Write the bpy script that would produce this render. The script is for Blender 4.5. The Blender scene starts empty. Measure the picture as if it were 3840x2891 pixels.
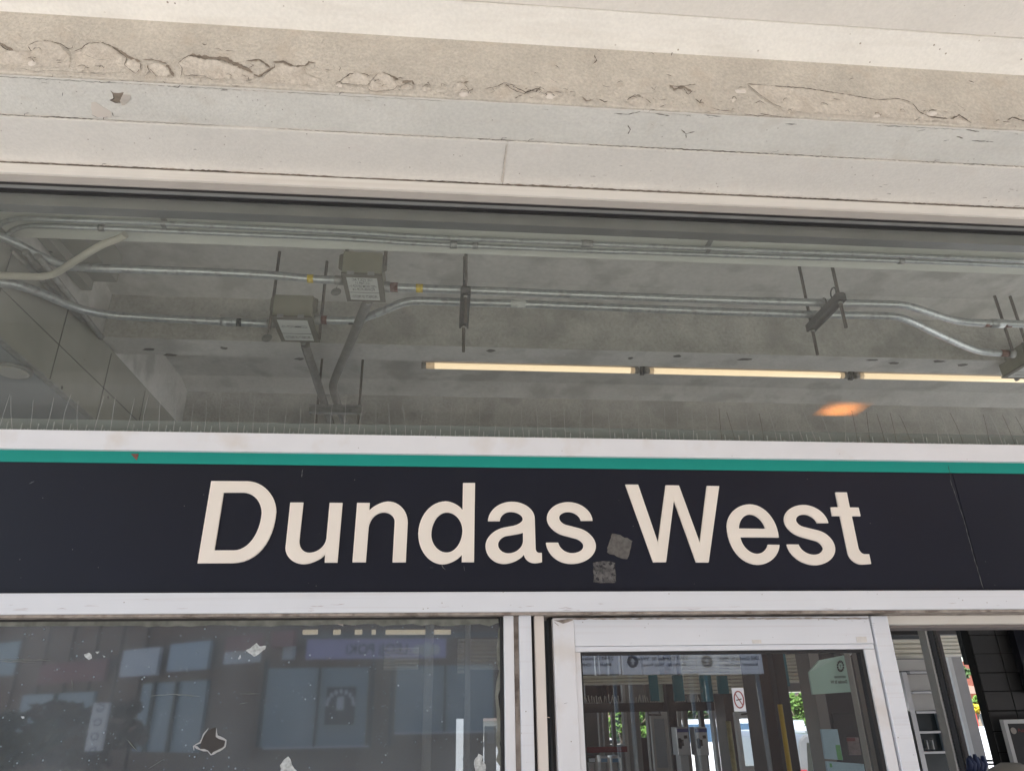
import bpy, bmesh, math, random
from mathutils import Vector, Matrix
random.seed(7)
R_ = math.radians
S = bpy.context.scene
COL = S.collection
# ---------------------------------------------------------------- camera
CZ = 1.75
YAW, PITCH, ROLL = 0.09623701, 0.41943708, -0.01762735
F = 2750.0
def basis(y, p, r):
    cy, sy, cp, sp, cr, sr = math.cos(y), math.sin(y), math.cos(p), math.sin(p), math.cos(r), math.sin(r)
    f = Vector((sy*cp, cy*cp, sp)); rt = Vector((cy, -sy, 0)); up = rt.cross(f)
    return rt*cr+up*sr, -rt*sr+up*cr, f
RT, UP, FW = basis(YAW, PITCH, ROLL)
cam_d = bpy.data.cameras.new("camera"); cam = bpy.data.objects.new("camera", cam_d); COL.objects.link(cam)
cam_d.sensor_fit = 'HORIZONTAL'; cam_d.sensor_width = 36; cam_d.lens = 36*F/3840
cam_d.clip_start = 0.02; cam_d.clip_end = 2000
cam.matrix_world = Matrix(((RT.x, UP.x, -FW.x, 0), (RT.y, UP.y, -FW.y, 0), (RT.z, UP.z, -FW.z, CZ), (0, 0, 0, 1)))
S.camera = cam
# ---------------------------------------------------------------- light
SUN_EL, SUN_AZ = R_(58), R_(200)       # azimuth measured from +Y towards +X: the sun stands behind the camera
w = bpy.data.worlds.new("World"); S.world = w; w.use_nodes = True
nt = w.node_tree; bg = nt.nodes["Background"]; sky = nt.nodes.new("ShaderNodeTexSky")
sky.sky_type = 'NISHITA'; sky.sun_disc = False; sky.sun_elevation = SUN_EL; sky.sun_rotation = SUN_AZ
nt.links.new(sky.outputs[0], bg.inputs[0]); bg.inputs[1].default_value = 0.13
sd = bpy.data.lights.new("sun", 'SUN'); sd.energy = 4.6; sd.angle = R_(0.5); sd.color = (1, .96, .9)
so = bpy.data.objects.new("sun", sd); COL.objects.link(so)
sv = Vector((math.sin(SUN_AZ)*math.cos(SUN_EL), math.cos(SUN_AZ)*math.cos(SUN_EL), math.sin(SUN_EL)))
so.rotation_euler = sv.to_track_quat('Z', 'Y').to_euler(); so.location = (0, -10, 20)
S.view_settings.view_transform = 'Standard'; S.view_settings.look = 'None'
S.view_settings.exposure = 1.40; S.view_settings.gamma = 1
S.cycles.max_bounces = 12; S.cycles.transparent_max_bounces = 24; S.cycles.diffuse_bounces = 6
S.cycles.glossy_bounces = 5; S.cycles.caustics_reflective = False; S.cycles.caustics_refractive = False
S.cycles.use_denoising = True; S.cycles.sample_clamp_indirect = 6

# ---------------------------------------------------------------- pixel helpers (full-resolution photo pixels -> points on real planes)
def ray(px, py):
    return RT*((px-1920)/F) - UP*((py-1445.5)/F) + FW
def at(px, py, Y):
    d = ray(px, py); d = d*(Y/d.y); return Vector((d.x, Y, d.z+CZ))
def atz(px, py, z):            # z relative to the camera height
    d = ray(px, py); d = d*(z/d.z); return Vector((d.x, d.y, z+CZ))
def atx(px, py, X):
    d = ray(px, py); d = d*(X/d.x); return Vector((X, d.y, d.z+CZ))
YG = 2.44
def rv(px, py, Yv, yg=YG):     # the real place of something the photo shows mirrored in the glass at Y=yg
    p = at(px, py, Yv); return Vector((p.x, 2*yg-Yv, p.z))

# ---------------------------------------------------------------- materials
MT = {}
def mat(name, base, rough=.6, metal=0, var=.0, vs=6, bump=0, bs=120, spots=None, emit=None, es=1, spec=.5, streak=None, coat=0, grain=None, blotch=None, bd=.004):
    if name in MT: return MT[name]
    m = bpy.data.materials.new(name); m.use_nodes = True; t = m.node_tree; n = t.nodes; L = t.links
    b = n["Principled BSDF"]; b.inputs["Roughness"].default_value = rough; b.inputs["Metallic"].default_value = metal
    b.inputs["Specular IOR Level"].default_value = spec; b.inputs["Coat Weight"].default_value = coat
    b.inputs["Base Color"].default_value = (*base, 1)
    tc = n.new("ShaderNodeTexCoord"); cur = None
    def noise(scale, det=5, vec=None):
        x = n.new("ShaderNodeTexNoise"); x.inputs["Scale"].default_value = scale; x.inputs["Detail"].default_value = det
        L.new(vec if vec else tc.outputs["Object"], x.inputs["Vector"]); return x.outputs["Fac"]
    def ramp(fac, a, c):
        r = n.new("ShaderNodeMapRange"); r.inputs[1].default_value = a; r.inputs[2].default_value = c; L.new(fac, r.inputs[0]); return r.outputs[0]
    def mix(fac, c1, c2, mode='MIX'):
        x = n.new("ShaderNodeMix"); x.data_type = 'RGBA'; x.blend_type = mode
        L.new(fac, x.inputs[0])
        for s_, c in ((6, c1), (7, c2)):
            if isinstance(c, tuple): x.inputs[s_].default_value = (*c, 1)
            else: L.new(c, x.inputs[s_])
        return x.outputs[2]
    cur = base
    if var:
        cur = mix(ramp(noise(vs), .3, .7), tuple(c*(1-var) for c in base), tuple(min(1, c*(1+var)) for c in base))
    if streak:                  # (stretch vector, colour, amount)
        mp = n.new("ShaderNodeMapping"); mp.inputs["Scale"].default_value = streak[0]; L.new(tc.outputs["Object"], mp.inputs[0])
        f = ramp(noise(1, 6, mp.outputs[0]), streak[3] if len(streak) > 3 else .5, (streak[3] if len(streak) > 3 else .5)+.22)
        ml = n.new("ShaderNodeMath"); ml.operation = 'MULTIPLY'; ml.inputs[1].default_value = streak[2]; L.new(f, ml.inputs[0])
        cur = mix(ml.outputs[0], cur, streak[1])
    if grain:                   # (scale, amount): fine light-dark mottle
        f = ramp(noise(grain[0], 3), .32, .68); ml = n.new("ShaderNodeMapRange"); ml.inputs[3].default_value = 1-grain[1]; ml.inputs[4].default_value = 1+grain[1]*.4; L.new(f, ml.inputs[0])
        cc = n.new("ShaderNodeCombineColor"); [L.new(ml.outputs[0], cc.inputs[i]) for i in range(3)]
        one = n.new("ShaderNodeValue"); one.outputs[0].default_value = 1; cur = mix(one.outputs[0], cur, cc.outputs[0], 'MULTIPLY')
    if blotch:                  # (scale, colour, low, amount)
        f = ramp(noise(blotch[0], 8), blotch[2], blotch[2]+.12)
        ml = n.new("ShaderNodeMath"); ml.operation = 'MULTIPLY'; ml.inputs[1].default_value = blotch[3]; L.new(f, ml.inputs[0])
        cur = mix(ml.outputs[0], cur, blotch[1])
    if spots:                   # (scale, colour, radius)
        v = n.new("ShaderNodeTexVoronoi"); v.inputs["Scale"].default_value = spots[0]; L.new(tc.outputs["Object"], v.inputs["Vector"])
        r = n.new("ShaderNodeMapRange"); r.inputs[1].default_value = spots[2]; r.inputs[2].default_value = spots[2]*.6
        L.new(v.outputs["Distance"], r.inputs[0])
        g = ramp(noise(spots[0]*.23, 2), .5, .56)
        ml = n.new("ShaderNodeMath"); ml.operation = 'MULTIPLY'; L.new(r.outputs[0], ml.inputs[0]); L.new(g, ml.inputs[1])
        cur = mix(ml.outputs[0], cur, spots[1])
    if not isinstance(cur, tuple): L.new(cur, b.inputs["Base Color"])
    if bump:
        bp = n.new("ShaderNodeBump"); bp.inputs["Strength"].default_value = bump; bp.inputs["Distance"].default_value = bd
        L.new(noise(bs, 4), bp.inputs["Height"]); L.new(bp.outputs[0], b.inputs["Normal"])
    if emit: b.inputs["Emission Color"].default_value = (*emit, 1); b.inputs["Emission Strength"].default_value = es
    MT[name] = m; return m
def glassmat(name, tint, refl=.0, rough=0.0, dust=.05, dustcol=(.5, .5, .48), spots=None, edge=None):
    m = bpy.data.materials.new(name); m.use_nodes = True; t = m.node_tree; n = t.nodes; L = t.links
    n.remove(n["Principled BSDF"]); out = n["Material Output"]
    tr = n.new("ShaderNodeBsdfTransparent"); tr.inputs[0].default_value = (*[c**.5 for c in tint], 1)
    gl = n.new("ShaderNodeBsdfGlossy"); gl.inputs["Roughness"].default_value = rough; gl.inputs[0].default_value = (.95, .97, 1, 1)
    fr = n.new("ShaderNodeFresnel"); fr.inputs[0].default_value = 1.5
    ad = n.new("ShaderNodeMath"); ad.operation = 'ADD'; ad.inputs[1].default_value = refl; L.new(fr.outputs[0], ad.inputs[0])
    ge = n.new("ShaderNodeNewGeometry"); fb = n.new("ShaderNodeMath"); fb.operation = 'SUBTRACT'; fb.inputs[0].default_value = 1; L.new(ge.outputs["Backfacing"], fb.inputs[1])
    am = n.new("ShaderNodeMath"); am.operation = 'MULTIPLY'; L.new(ad.outputs[0], am.inputs[0]); L.new(fb.outputs[0], am.inputs[1]); ad = am
    mx = n.new("ShaderNodeMixShader"); L.new(ad.outputs[0], mx.inputs[0]); L.new(tr.outputs[0], mx.inputs[1]); L.new(gl.outputs[0], mx.inputs[2])
    df = n.new("ShaderNodeBsdfDiffuse"); df.inputs[0].default_value = (*dustcol, 1)
    tc = n.new("ShaderNodeTexCoord"); no = n.new("ShaderNodeTexNoise"); no.inputs["Scale"].default_value = 3.0; no.inputs["Detail"].default_value = 6
    L.new(tc.outputs["Object"], no.inputs["Vector"])
    mr = n.new("ShaderNodeMapRange"); mr.inputs[1].default_value = .3; mr.inputs[2].default_value = .7
    mr.inputs[3].default_value = dust*.6; mr.inputs[4].default_value = dust*1.4; L.new(no.outputs["Fac"], mr.inputs[0])
    fac = mr.outputs[0]
    for sp in (spots or []):
        v = n.new("ShaderNodeTexVoronoi"); v.inputs["Scale"].default_value = sp[0]; L.new(tc.outputs["Object"], v.inputs["Vector"])
        r = n.new("ShaderNodeMapRange"); r.inputs[1].default_value = sp[1]; r.inputs[2].default_value = sp[1]*.5; L.new(v.outputs["Distance"], r.inputs[0])
        no2 = n.new("ShaderNodeTexNoise"); no2.inputs["Scale"].default_value = sp[0]*.2; no2.inputs["Detail"].default_value = 3
        L.new(tc.outputs["Object"], no2.inputs["Vector"])
        r2 = n.new("ShaderNodeMapRange"); r2.inputs[1].default_value = .42; r2.inputs[2].default_value = .54; r2.inputs[4].default_value = sp[2]; L.new(no2.outputs["Fac"], r2.inputs[0])
        ml = n.new("ShaderNodeMath"); ml.operation = 'MULTIPLY'; L.new(r.outputs[0], ml.inputs[0]); L.new(r2.outputs[0], ml.inputs[1])
        a2 = n.new("ShaderNodeMath"); a2.operation = 'MAXIMUM'; L.new(fac, a2.inputs[0]); L.new(ml.outputs[0], a2.inputs[1]); fac = a2.outputs[0]
    fm = n.new("ShaderNodeMath"); fm.operation = 'MULTIPLY'; L.new(fac, fm.inputs[0]); L.new(fb.outputs[0], fm.inputs[1]); fac = fm.outputs[0]
    m2 = n.new("ShaderNodeMixShader"); L.new(fac, m2.inputs[0]); L.new(mx.outputs[0], m2.inputs[1]); L.new(df.outputs[0], m2.inputs[2])
    L.new(m2.outputs[0], out.inputs[0]); MT[name] = m; return m

# ---------------------------------------------------------------- builders
def tag(o, label=None, cat=None, group=None, kind=None):
    if label: o["label"] = label
    if cat: o["category"] = cat
    if group: o["group"] = group
    if kind: o["kind"] = kind
    return o
def thing(name, loc, label, cat, group=None, kind=None):
    o = bpy.data.objects.new(name, None); COL.objects.link(o); o.location = loc; o.empty_display_size = .05
    return tag(o, label, cat, group, kind)
def wloc(o):
    v = Vector((0, 0, 0))
    while o: v = v+o.location; o = o.parent
    return v
class MB:
    def __init__(s): s.bm = bmesh.new()
    def hexa(s, p):            # 8 corners: bottom 4 then top 4 (ccw)
        v = [s.bm.verts.new(q) for q in p]
        for f in ((0, 3, 2, 1), (4, 5, 6, 7), (0, 1, 5, 4), (1, 2, 6, 5), (2, 3, 7, 6), (3, 0, 4, 7)): s.bm.faces.new([v[i] for i in f])
        return s
    def box(s, x0, x1, y0, y1, z0, z1):
        return s.hexa([(x0, y0, z0), (x1, y0, z0), (x1, y1, z0), (x0, y1, z0), (x0, y0, z1), (x1, y0, z1), (x1, y1, z1), (x0, y1, z1)])
    def tube(s, pts, r, seg=12, cap=True):
        pts = [Vector(p) for p in pts]; rings = []; up = None
        for i, p in enumerate(pts):
            t = (pts[min(i+1, len(pts)-1)]-pts[max(i-1, 0)]).normalized()
            if up is None: up = Vector((0, 0, 1)) if abs(t.z) < .9 else Vector((0, 1, 0))
            a = (up-t*up.dot(t)).normalized(); up = a; b = t.cross(a)
            rr = r[i] if isinstance(r, (list, tuple)) else r
            rings.append([s.bm.verts.new(p+(a*math.cos(2*math.pi*k/seg)+b*math.sin(2*math.pi*k/seg))*rr) for k in range(seg)])
        for q, e in zip(rings, rings[1:]):
            for k in range(seg):
                f = s.bm.faces.new((q[k], q[(k+1) % seg], e[(k+1) % seg], e[k])); f.smooth = True
        if cap: s.bm.faces.new(rings[0][::-1]); s.bm.faces.new(rings[-1])
        return s
    def prism(s, pts, d):      # polygon points (Vectors) extruded by vector d
        a = [s.bm.verts.new(p) for p in pts]; b = [s.bm.verts.new(Vector(p)+d) for p in pts]
        s.bm.faces.new(a); s.bm.faces.new(b[::-1]); n = len(a)
        for i in range(n): s.bm.faces.new((a[i], b[i], b[(i+1) % n], a[(i+1) % n]))
        return s
    def build(s, name, m, parent=None, loc=(0, 0, 0), bev=0, smooth=False):
        off = wloc(parent) if parent else Vector(loc)
        bmesh.ops.translate(s.bm, verts=s.bm.verts, vec=-off)
        bmesh.ops.recalc_face_normals(s.bm, faces=s.bm.faces)
        if bev: bmesh.ops.bevel(s.bm, geom=s.bm.edges[:], offset=bev, segments=2, affect='EDGES', profile=.6)
        me = bpy.data.meshes.new(name); s.bm.to_mesh(me); s.bm.free()
        if smooth:
            for p in me.polygons: p.use_smooth = True
        me.materials.append(m); o = bpy.data.objects.new(name, me); COL.objects.link(o)
        if parent: o.parent = parent
        else: o.location = loc
        return o
def xbox(name, m, x0, x1, y0, y1, z0, z1, parent=None, bev=0, z=True):   # z relative to camera height
    return MB().box(x0, x1, y0, y1, z0+CZ, z1+CZ).build(name, m, parent, bev=bev)
def pbox(name, m, px0, py0, px1, py1, Y, d, parent=None, bev=0, refl=False, ybot=None):
    # world-aligned box whose front lies on plane Y; x taken on the middle row, z in the middle column
    mx, my = (px0+px1)/2, (py0+py1)/2
    fn = (lambda a, b: rv(a, b, Y)) if refl else (lambda a, b: at(a, b, Y))
    a, b = fn(px0, my), fn(px1, my); c, e = fn(mx, py0), fn(mx, py1)
    y0 = a.y; y1 = y0-d if refl else y0+d
    zb = e.z if ybot is None else ybot
    return MB().box(min(a.x, b.x), max(a.x, b.x), min(y0, y1), max(y0, y1), zb, c.z).build(name, m, parent, bev=bev)
def mesh_obj(name, me, m, parent=None):
    me.materials.clear(); me.materials.append(m); o = bpy.data.objects.new(name, me); COL.objects.link(o)
    if parent:
        me.transform(Matrix.Translation(-wloc(parent))); o.parent = parent
    return o
def curve_mesh(contours, ext):
    cu = bpy.data.curves.new("outline", 'CURVE'); cu.dimensions = '2D'; cu.fill_mode = 'BOTH'; cu.extrude = ext
    for c in contours:
        sp = cu.splines.new('POLY'); sp.points.add(len(c)-1); sp.use_cyclic_u = True
        for i, p in enumerate(c): sp.points[i].co = (p[0], p[1], 0, 1)
    o = bpy.data.objects.new("tmp", cu); COL.objects.link(o)
    me = bpy.data.meshes.new_from_object(o); bpy.data.objects.remove(o); bpy.data.curves.remove(cu); return me
def text(name, body, m, parent, pos, xa, ya, height, width=None, ext=.0006, align='LEFT', bold=0):
    cu = bpy.data.curves.new("txt", 'FONT'); cu.body = body; cu.size = 1; cu.extrude = 0.0; cu.offset = bold; cu.resolution_u = 3
    o = bpy.data.objects.new("tmp", cu); COL.objects.link(o); me = bpy.data.meshes.new_from_object(o)
    bpy.data.objects.remove(o); bpy.data.curves.remove(cu)
    xs = [v.co.x for v in me.vertices]; ys = [v.co.y for v in me.vertices]
    w0 = max(xs)-min(xs); sy = height/.72; sx = (width/w0) if width else sy
    xa, ya = Vector(xa).normalized(), Vector(ya).normalized(); za = xa.cross(ya); x0 = min(xs)
    for v in me.vertices:
        v.co = Vector(pos)+xa*((v.co.x-x0)*sx)+ya*(v.co.y*sy)
    return mesh_obj(name, me, m, parent)
def smooth_path(pts, n=6):
    P = [Vector(p) for p in pts]; out = []
    for i in range(len(P)-1):
        p0, p1, p2, p3 = P[max(i-1, 0)], P[i], P[i+1], P[min(i+2, len(P)-1)]
        for k in range(n):
            t = k/n; out.append(.5*((2*p1)+(-p0+p2)*t+(2*p0-5*p1+4*p2-p3)*t*t+(-p0+3*p1-3*p2+p3)*t**3))
    out.append(P[-1]); return out

# ================================================================ MATERIAL LIST
m_tan = mat("weathered tan paint", (.63, .575, .495), .8, var=.09, vs=5, bump=1.0, bs=75, bd=.006, grain=(95, .13), blotch=(9, (.58, .50, .41), .56, .5), streak=((1.2, 1, 22), (.6, .53, .45), .35))
m_sof = mat("cool painted concrete", (.81, .785, .72), .8, var=.06, vs=3, bump=.6, bs=90, bd=.005, grain=(70, .06), blotch=(7, (.70, .65, .57), .57, .45), streak=((1, 14, 1), (.74, .69, .62), .3), spots=(30, (.45, .40, .34), .1))
m_sof2 = mat("warm painted concrete", (.86, .82, .755), .75, var=.045, vs=3, bump=.4, bs=100, grain=(70, .045), blotch=(6, (.79, .72, .65), .6, .35), spots=(26, (.45, .38, .32), .09))
m_cof = mat("bright painted concrete", (.89, .855, .785), .75, var=.04, vs=2.5, bump=.6, bs=90, grain=(80, .05), spots=(22, (.4, .33, .26), .1), streak=((3, 20, 2), (.66, .6, .52), .3))
m_gap = mat("dark gap shade", (.05, .043, .036), .9)
m_crack_shade = mat("gap dirt and painted shade", (.13, .105, .08), .9, var=.3, vs=60)  # dirt in cracks, also painted shade along lifted flake edges
m_plaster_shade = mat("old plaster and painted shade", (.29, .24, .19), .9, var=.15, vs=40, bump=.6, bs=200)  # bare plaster, also the painted shadow band above lifted flakes
m_flake = mat("lifted paint", (.66, .595, .51), .75, var=.09, vs=9, bump=.9, bs=90, bd=.005, grain=(80, .14), blotch=(14, (.54, .47, .39), .52, .6))
m_flake_highlight = mat("pale paint and painted highlight", (.78, .71, .63), .7, var=.04, bump=.2)  # pale flakes and filler, also painted highlights along edges
m_trim = mat("beige painted metal", (.79, .75, .685), .5, var=.03, bump=.05, streak=((.6, 1, 60), (.6, .53, .46), .35))
m_rail = mat("white painted aluminium", (.725, .745, .79), .42, var=.02, vs=4, bump=.03, bs=30, streak=((.9, 1, 90), (.58, .55, .56), .45, .55), spots=(34, (.3, .26, .24), .07))
m_rail2 = mat("white painted aluminium grubby at edges", (.745, .75, .78), .42, var=.03, vs=7, bump=.03, bs=30, blotch=(5, (.62, .56, .5), .58, .5), spots=(28, (.25, .22, .2), .06))
m_under = mat("grime and shaded underside", (.36, .31, .27), .8, var=.25, vs=30, blotch=(20, (.12, .09, .07), .5, .7), bump=.3, bs=90)
m_dark = mat("black rubber", (.018, .017, .018), .6)
m_alu = mat("grey aluminium", (.25, .26, .26), .45, metal=.6, var=.1)
m_green = mat("green stripe vinyl", (.0, .275, .225), .7, var=.04, vs=3, bump=.02)
m_panel = mat("black sign panel", (.0065, .0085, .0185), .42, var=.2, vs=1.2, bump=.015, bs=8, spots=(30, (.25, .23, .21), .045), spec=.35)
m_let = mat("cream letter acrylic", (.84, .77, .69), .5, var=.035, vs=5)
m_let_edge = mat("bright letter edge", (.93, .86, .78), .4)
m_tape = mat("grey tape residue", (.115, .108, .102), .85, var=.3, vs=60, bump=.4, bs=200)
m_tape2 = mat("scraped tape residue", (.10, .096, .095), .85, var=.5, vs=50, bump=.4, bs=200, blotch=(80, (.022, .022, .027), .5, 1))
m_inr = mat("interior grey concrete", (.70, .70, .68), .85, grain=(40, .08), var=.10, vs=3, bump=.25, bs=120, blotch=(4, (.47, .465, .44), .52, .7))
m_inb = mat("interior rough beam concrete", (.56, .555, .52), .9, grain=(60, .13), var=.14, vs=5, bump=1.0, bs=60, bd=.010, blotch=(3, (.36, .355, .335), .52, .55))
m_inp = mat("interior greenish painted soffit", (.76, .79, .73), .8, var=.05, vs=4, bump=.15, blotch=(5, (.6, .62, .54), .6, .4))
m_galv = mat("galvanised conduit", (.50, .535, .54), .34, metal=.68, var=.14, vs=40, bump=.12, bs=90, blotch=(25, (.28, .28, .27), .56, .5))
m_galv2 = mat("dull galvanised steel", (.34, .35, .34), .5, metal=.6, var=.2, vs=30, bump=.15)
m_dim = mat("dusty dark conduit", (.20, .20, .19), .55, metal=.4, var=.2, vs=20)
m_rod = mat("rusty threaded rod", (.12, .105, .09), .6, metal=.4, var=.3, vs=80, bump=.8, bs=400)
m_chan = mat("dark steel channel", (.10, .10, .095), .55, metal=.5, var=.2, vs=30)
m_box = mat("olive grey box enamel", (.25, .245, .185), .5, var=.08, vs=14, bump=.1, blotch=(12, (.22, .215, .165), .57, .5))
m_boxd = mat("olive box edge", (.13, .125, .095), .6, var=.1)
m_paper = mat("white printed label", (.66, .69, .66), .5, var=.02)
m_ink = mat("black ink", (.03, .03, .035), .6)
m_yel = mat("yellow tape", (.75, .56, .04), .5, var=.12, vs=60)
m_blk = mat("black tape", (.02, .03, .028), .5)
m_rust = mat("red primer paint", (.17, .065, .05), .7, var=.3, vs=50)
m_white_pipe = mat("cream painted conduit", (.55, .54, .46), .55, var=.06)
m_wallL = mat("grey green wall panel", (.32, .325, .29), .6, var=.12, vs=3, bump=.05, spots=(7, (.07, .065, .06), .09))
m_glz = mat("dark wall glazing", (.05, .062, .065), .2, var=.3, vs=2)
m_spike = mat("stainless wire", (.42, .42, .39), .35, metal=.8)
m_peg = mat("cloudy plastic peg", (.33, .36, .34), .4)
m_peg2 = mat("spike base plastic", (.16, .18, .18), .5)
m_lamp = mat("warm lit tube", (.9, .8, .6), .4, emit=(1, .77, .50), es=.42)
m_lampdim = mat("dim tube end", (.6, .5, .38), .4, emit=(1, .70, .40), es=.14)
m_lampend = mat("lamp end cap", (.35, .33, .3), .5)
m_heat = mat("glowing heater element", (.9, .4, .1), .5, emit=(1, .36, .08), es=4.5)
def heat():
    n = m_heat.node_tree.nodes; L = m_heat.node_tree.links; tc = n.new("ShaderNodeTexCoord"); v = n.new("ShaderNodeVectorMath"); v.operation = 'DISTANCE'
    v.inputs[1].default_value = (-.01, -.03, -.19); L.new(tc.outputs["Object"], v.inputs[0]); mr = n.new("ShaderNodeMapRange"); mr.interpolation_type = 'SMOOTHSTEP'
    mr.inputs[1].default_value = .02; mr.inputs[2].default_value = .21; mr.inputs[3].default_value = 9; mr.inputs[4].default_value = .7
    L.new(v.outputs["Value"], mr.inputs[0]); L.new(mr.outputs[0], n["Principled BSDF"].inputs["Emission Strength"])
heat()
m_hous = mat("heater housing", (.48, .48, .48), .5)
m_pave = mat("pavement concrete", (.54, .525, .505), .9, var=.1, vs=1.5, bump=.2, bs=40)
m_asph = mat("asphalt", (.07, .07, .072), .9, var=.15, vs=2)
m_floor = mat("hall floor terrazzo", (.50, .48, .45), .5, var=.1)
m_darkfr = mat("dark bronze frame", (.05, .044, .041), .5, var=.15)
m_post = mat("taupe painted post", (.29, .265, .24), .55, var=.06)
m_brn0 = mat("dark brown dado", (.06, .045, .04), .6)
m_postl = mat("light taupe post", (.52, .49, .45), .55, var=.05)
m_doorw = mat("pale door frame", (.55, .52, .49), .5)
m_teal = mat("teal painted steel", (.01, .15, .18), .5, var=.1)
m_slat = mat("beige ceiling slat", (.78, .73, .62), .5, var=.04)
m_tile = mat("black wall tile", (.028, .027, .027), .35, var=.12, vs=2)
m_grout = mat("grout line", (.006, .006, .006), .9)
m_yellow = mat("yellow grab pole", (.62, .40, .03), .4)
m_mint = mat("mint map sign", (.60, .84, .73), .5, var=.03)
m_map = mat("pale blue transit map", (.55, .76, .88), .5, var=.05, vs=20, blotch=(26, (.25, .38, .48), .62, .8))
m_mapg = mat("green map area", (.22, .55, .24), .5)
m_navy = mat("navy sign", (.02, .03, .09), .5)
m_car = mat("white car paint", (.80, .80, .82), .3, coat=.6)
m_silver = mat("silver car paint", (.20, .205, .215), .3, coat=.5)
m_red = mat("red vehicle paint", (.55, .03, .02), .35, coat=.4)
m_cgl = mat("car window", (.06, .12, .20), .1)
m_tyre = mat("tyre rubber", (.02, .02, .02), .8)
m_hub = mat("wheel rim", (.5, .5, .5), .35, metal=.7)
m_tail = mat("tail lamp", (.5, .01, .01), .3)
m_brick = mat("dark brown brick", (.23, .145, .105), .9, var=.15, vs=30, bump=.3, bs=60)
m_brickr = mat("red brick house wall", (.42, .15, .10), .9, var=.2, vs=20)
m_roof = mat("brown shingle roof", (.22, .15, .11), .9, var=.2, vs=15)
m_shopgl = mat("shop window with drawn blind", (.30, .37, .41), .35, var=.08, vs=2, streak=((.2, 1, 60), (.2, .29, .35), .5))
m_purp = mat("lilac sign board", (.38, .34, .60), .5, var=.03)
m_signw = mat("white shop sign", (.60, .62, .66), .5, var=.05)
m_signb = mat("pale blue shop window", (.40, .48, .56), .3, var=.05)
m_signr = mat("dull red shop sign", (.24, .07, .07), .5, var=.08)
m_way = mat("pale wayfinding board", (.74, .79, .88), .5)
m_leaf = mat("green leaves", (.11, .22, .035), .6, var=.35, vs=8)
m_leafd = mat("dark green leaves", (.05, .10, .03), .6, var=.35, vs=8)
m_leafy = mat("yellow blossom", (.62, .50, .03), .6, var=.2, vs=8)
m_bark = mat("tree bark", (.20, .16, .12), .9, var=.2, vs=10)
m_foil = mat("torn silver film", (.48, .50, .50), .45, metal=.3, var=.35, vs=90, bump=.9, bs=150)
m_hole = mat("dark bare glass patch", (.055, .050, .047), .3, var=.1)
m_edge = mat("pale torn film edge", (.42, .42, .42), .6)
m_grime = mat("grime on glass edge", (.20, .205, .18), .9, var=.3, vs=30, bump=.4)
m_skin = mat("skin", (.45, .28, .2), .6)
g_up = glassmat("dusty upper glass", (.82, .825, .785), refl=.0, dust=.095, dustcol=(.46, .465, .44))
g_lo = glassmat("dirty lower glass", (.36, .39, .40), refl=.165, rough=.028, dust=.25, dustcol=(.325, .37, .40), spots=[(75, .22, .45), (38, .15, .75), (16, .07, 1.0)])
g_door = glassmat("door glass", (.74, .77, .76), refl=.12, dust=.012)

# ================================================================ GROUND, ROADS
def plane(name, m, x0, x1, y0, y1, z, kind='structure', label=None, cat=None):
    o = MB().box(x0, x1, y0, y1, z-.05, z).build(name, m, loc=(0, 0, 0)); tag(o, label, cat, kind=kind); return o
plane("ground", m_pave, -600, 600, -600, 600, -.50, label="pale ground reaching away round the station", cat="ground")
plane("pavement", m_pave, -14, 16, -6, 2.3, 0, label="pale concrete pavement outside the station doors", cat="pavement")
plane("road", m_asph, -60, 60, -11.5, -6.2, -.11, label="asphalt street behind the camera in front of shops", cat="road")
plane("hall_floor", m_floor, -2.05, 9, 2.31, 11.8, -.004, label="dark polished floor inside the station hall", cat="floor")
plane("bus_bay_road", m_pave, -30, 60, 12.2, 46, -.42, label="sunlit pale bus bay paving behind the hall", cat="road")

# ================================================================ CONCRETE CANOPY (outside) + hall ceiling ribs
X0, X1 = -5.0, 7.0
SOF = 2.02
can = thing("concrete_canopy", (0, 1.99, CZ+SOF), "cream painted concrete canopy with peeling beam above the station sign", "canopy")
YF = 1.994
def bumpy_face(name, m, y, z0, z1, parent, amp=.0015):
    b = MB(); nx, nz = 300, 10; g = [[b.bm.verts.new((X0+(X1-X0)*i/nx, y+amp*math.sin(i*.9+j*2.1)*math.sin(i*.37), CZ+z0+(z1-z0)*j/nz)) for i in range(nx+1)] for j in range(nz+1)]
    for j in range(nz):
        for i in range(nx): b.bm.faces.new((g[j][i], g[j][i+1], g[j+1][i+1], g[j+1][i])).smooth = True
    return b
bm_ = MB()
bm_.prism([Vector((X0, YF, CZ+SOF)), Vector((X0, YF, CZ+2.31)), Vector((X0, YF+.02, CZ+2.5)), Vector((X0, 2.19, CZ+2.5)), Vector((X0, 2.19, CZ+SOF))], Vector((X1-X0, 0, 0)))
bm_.build("beam_face", m_tan, can, bev=.006)
xbox("soffit_band", m_sof, X0, X1, 2.004, 2.188, SOF-.003, SOF+.3, can)
# lower soffit board, 6 mm lower than the band in front of it, in two lengths with a joint
xj = atz(1893, 610, SOF).x
xbox("soffit_board", m_sof2, X0, xj-.0007, 2.194, 2.452, SOF-.010, SOF+.2, can, bev=.002)
xbox("soffit_board", m_sof2, xj+.0007, X1, 2.194, 2.452, SOF-.009, SOF+.2, can, bev=.002)
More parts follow.
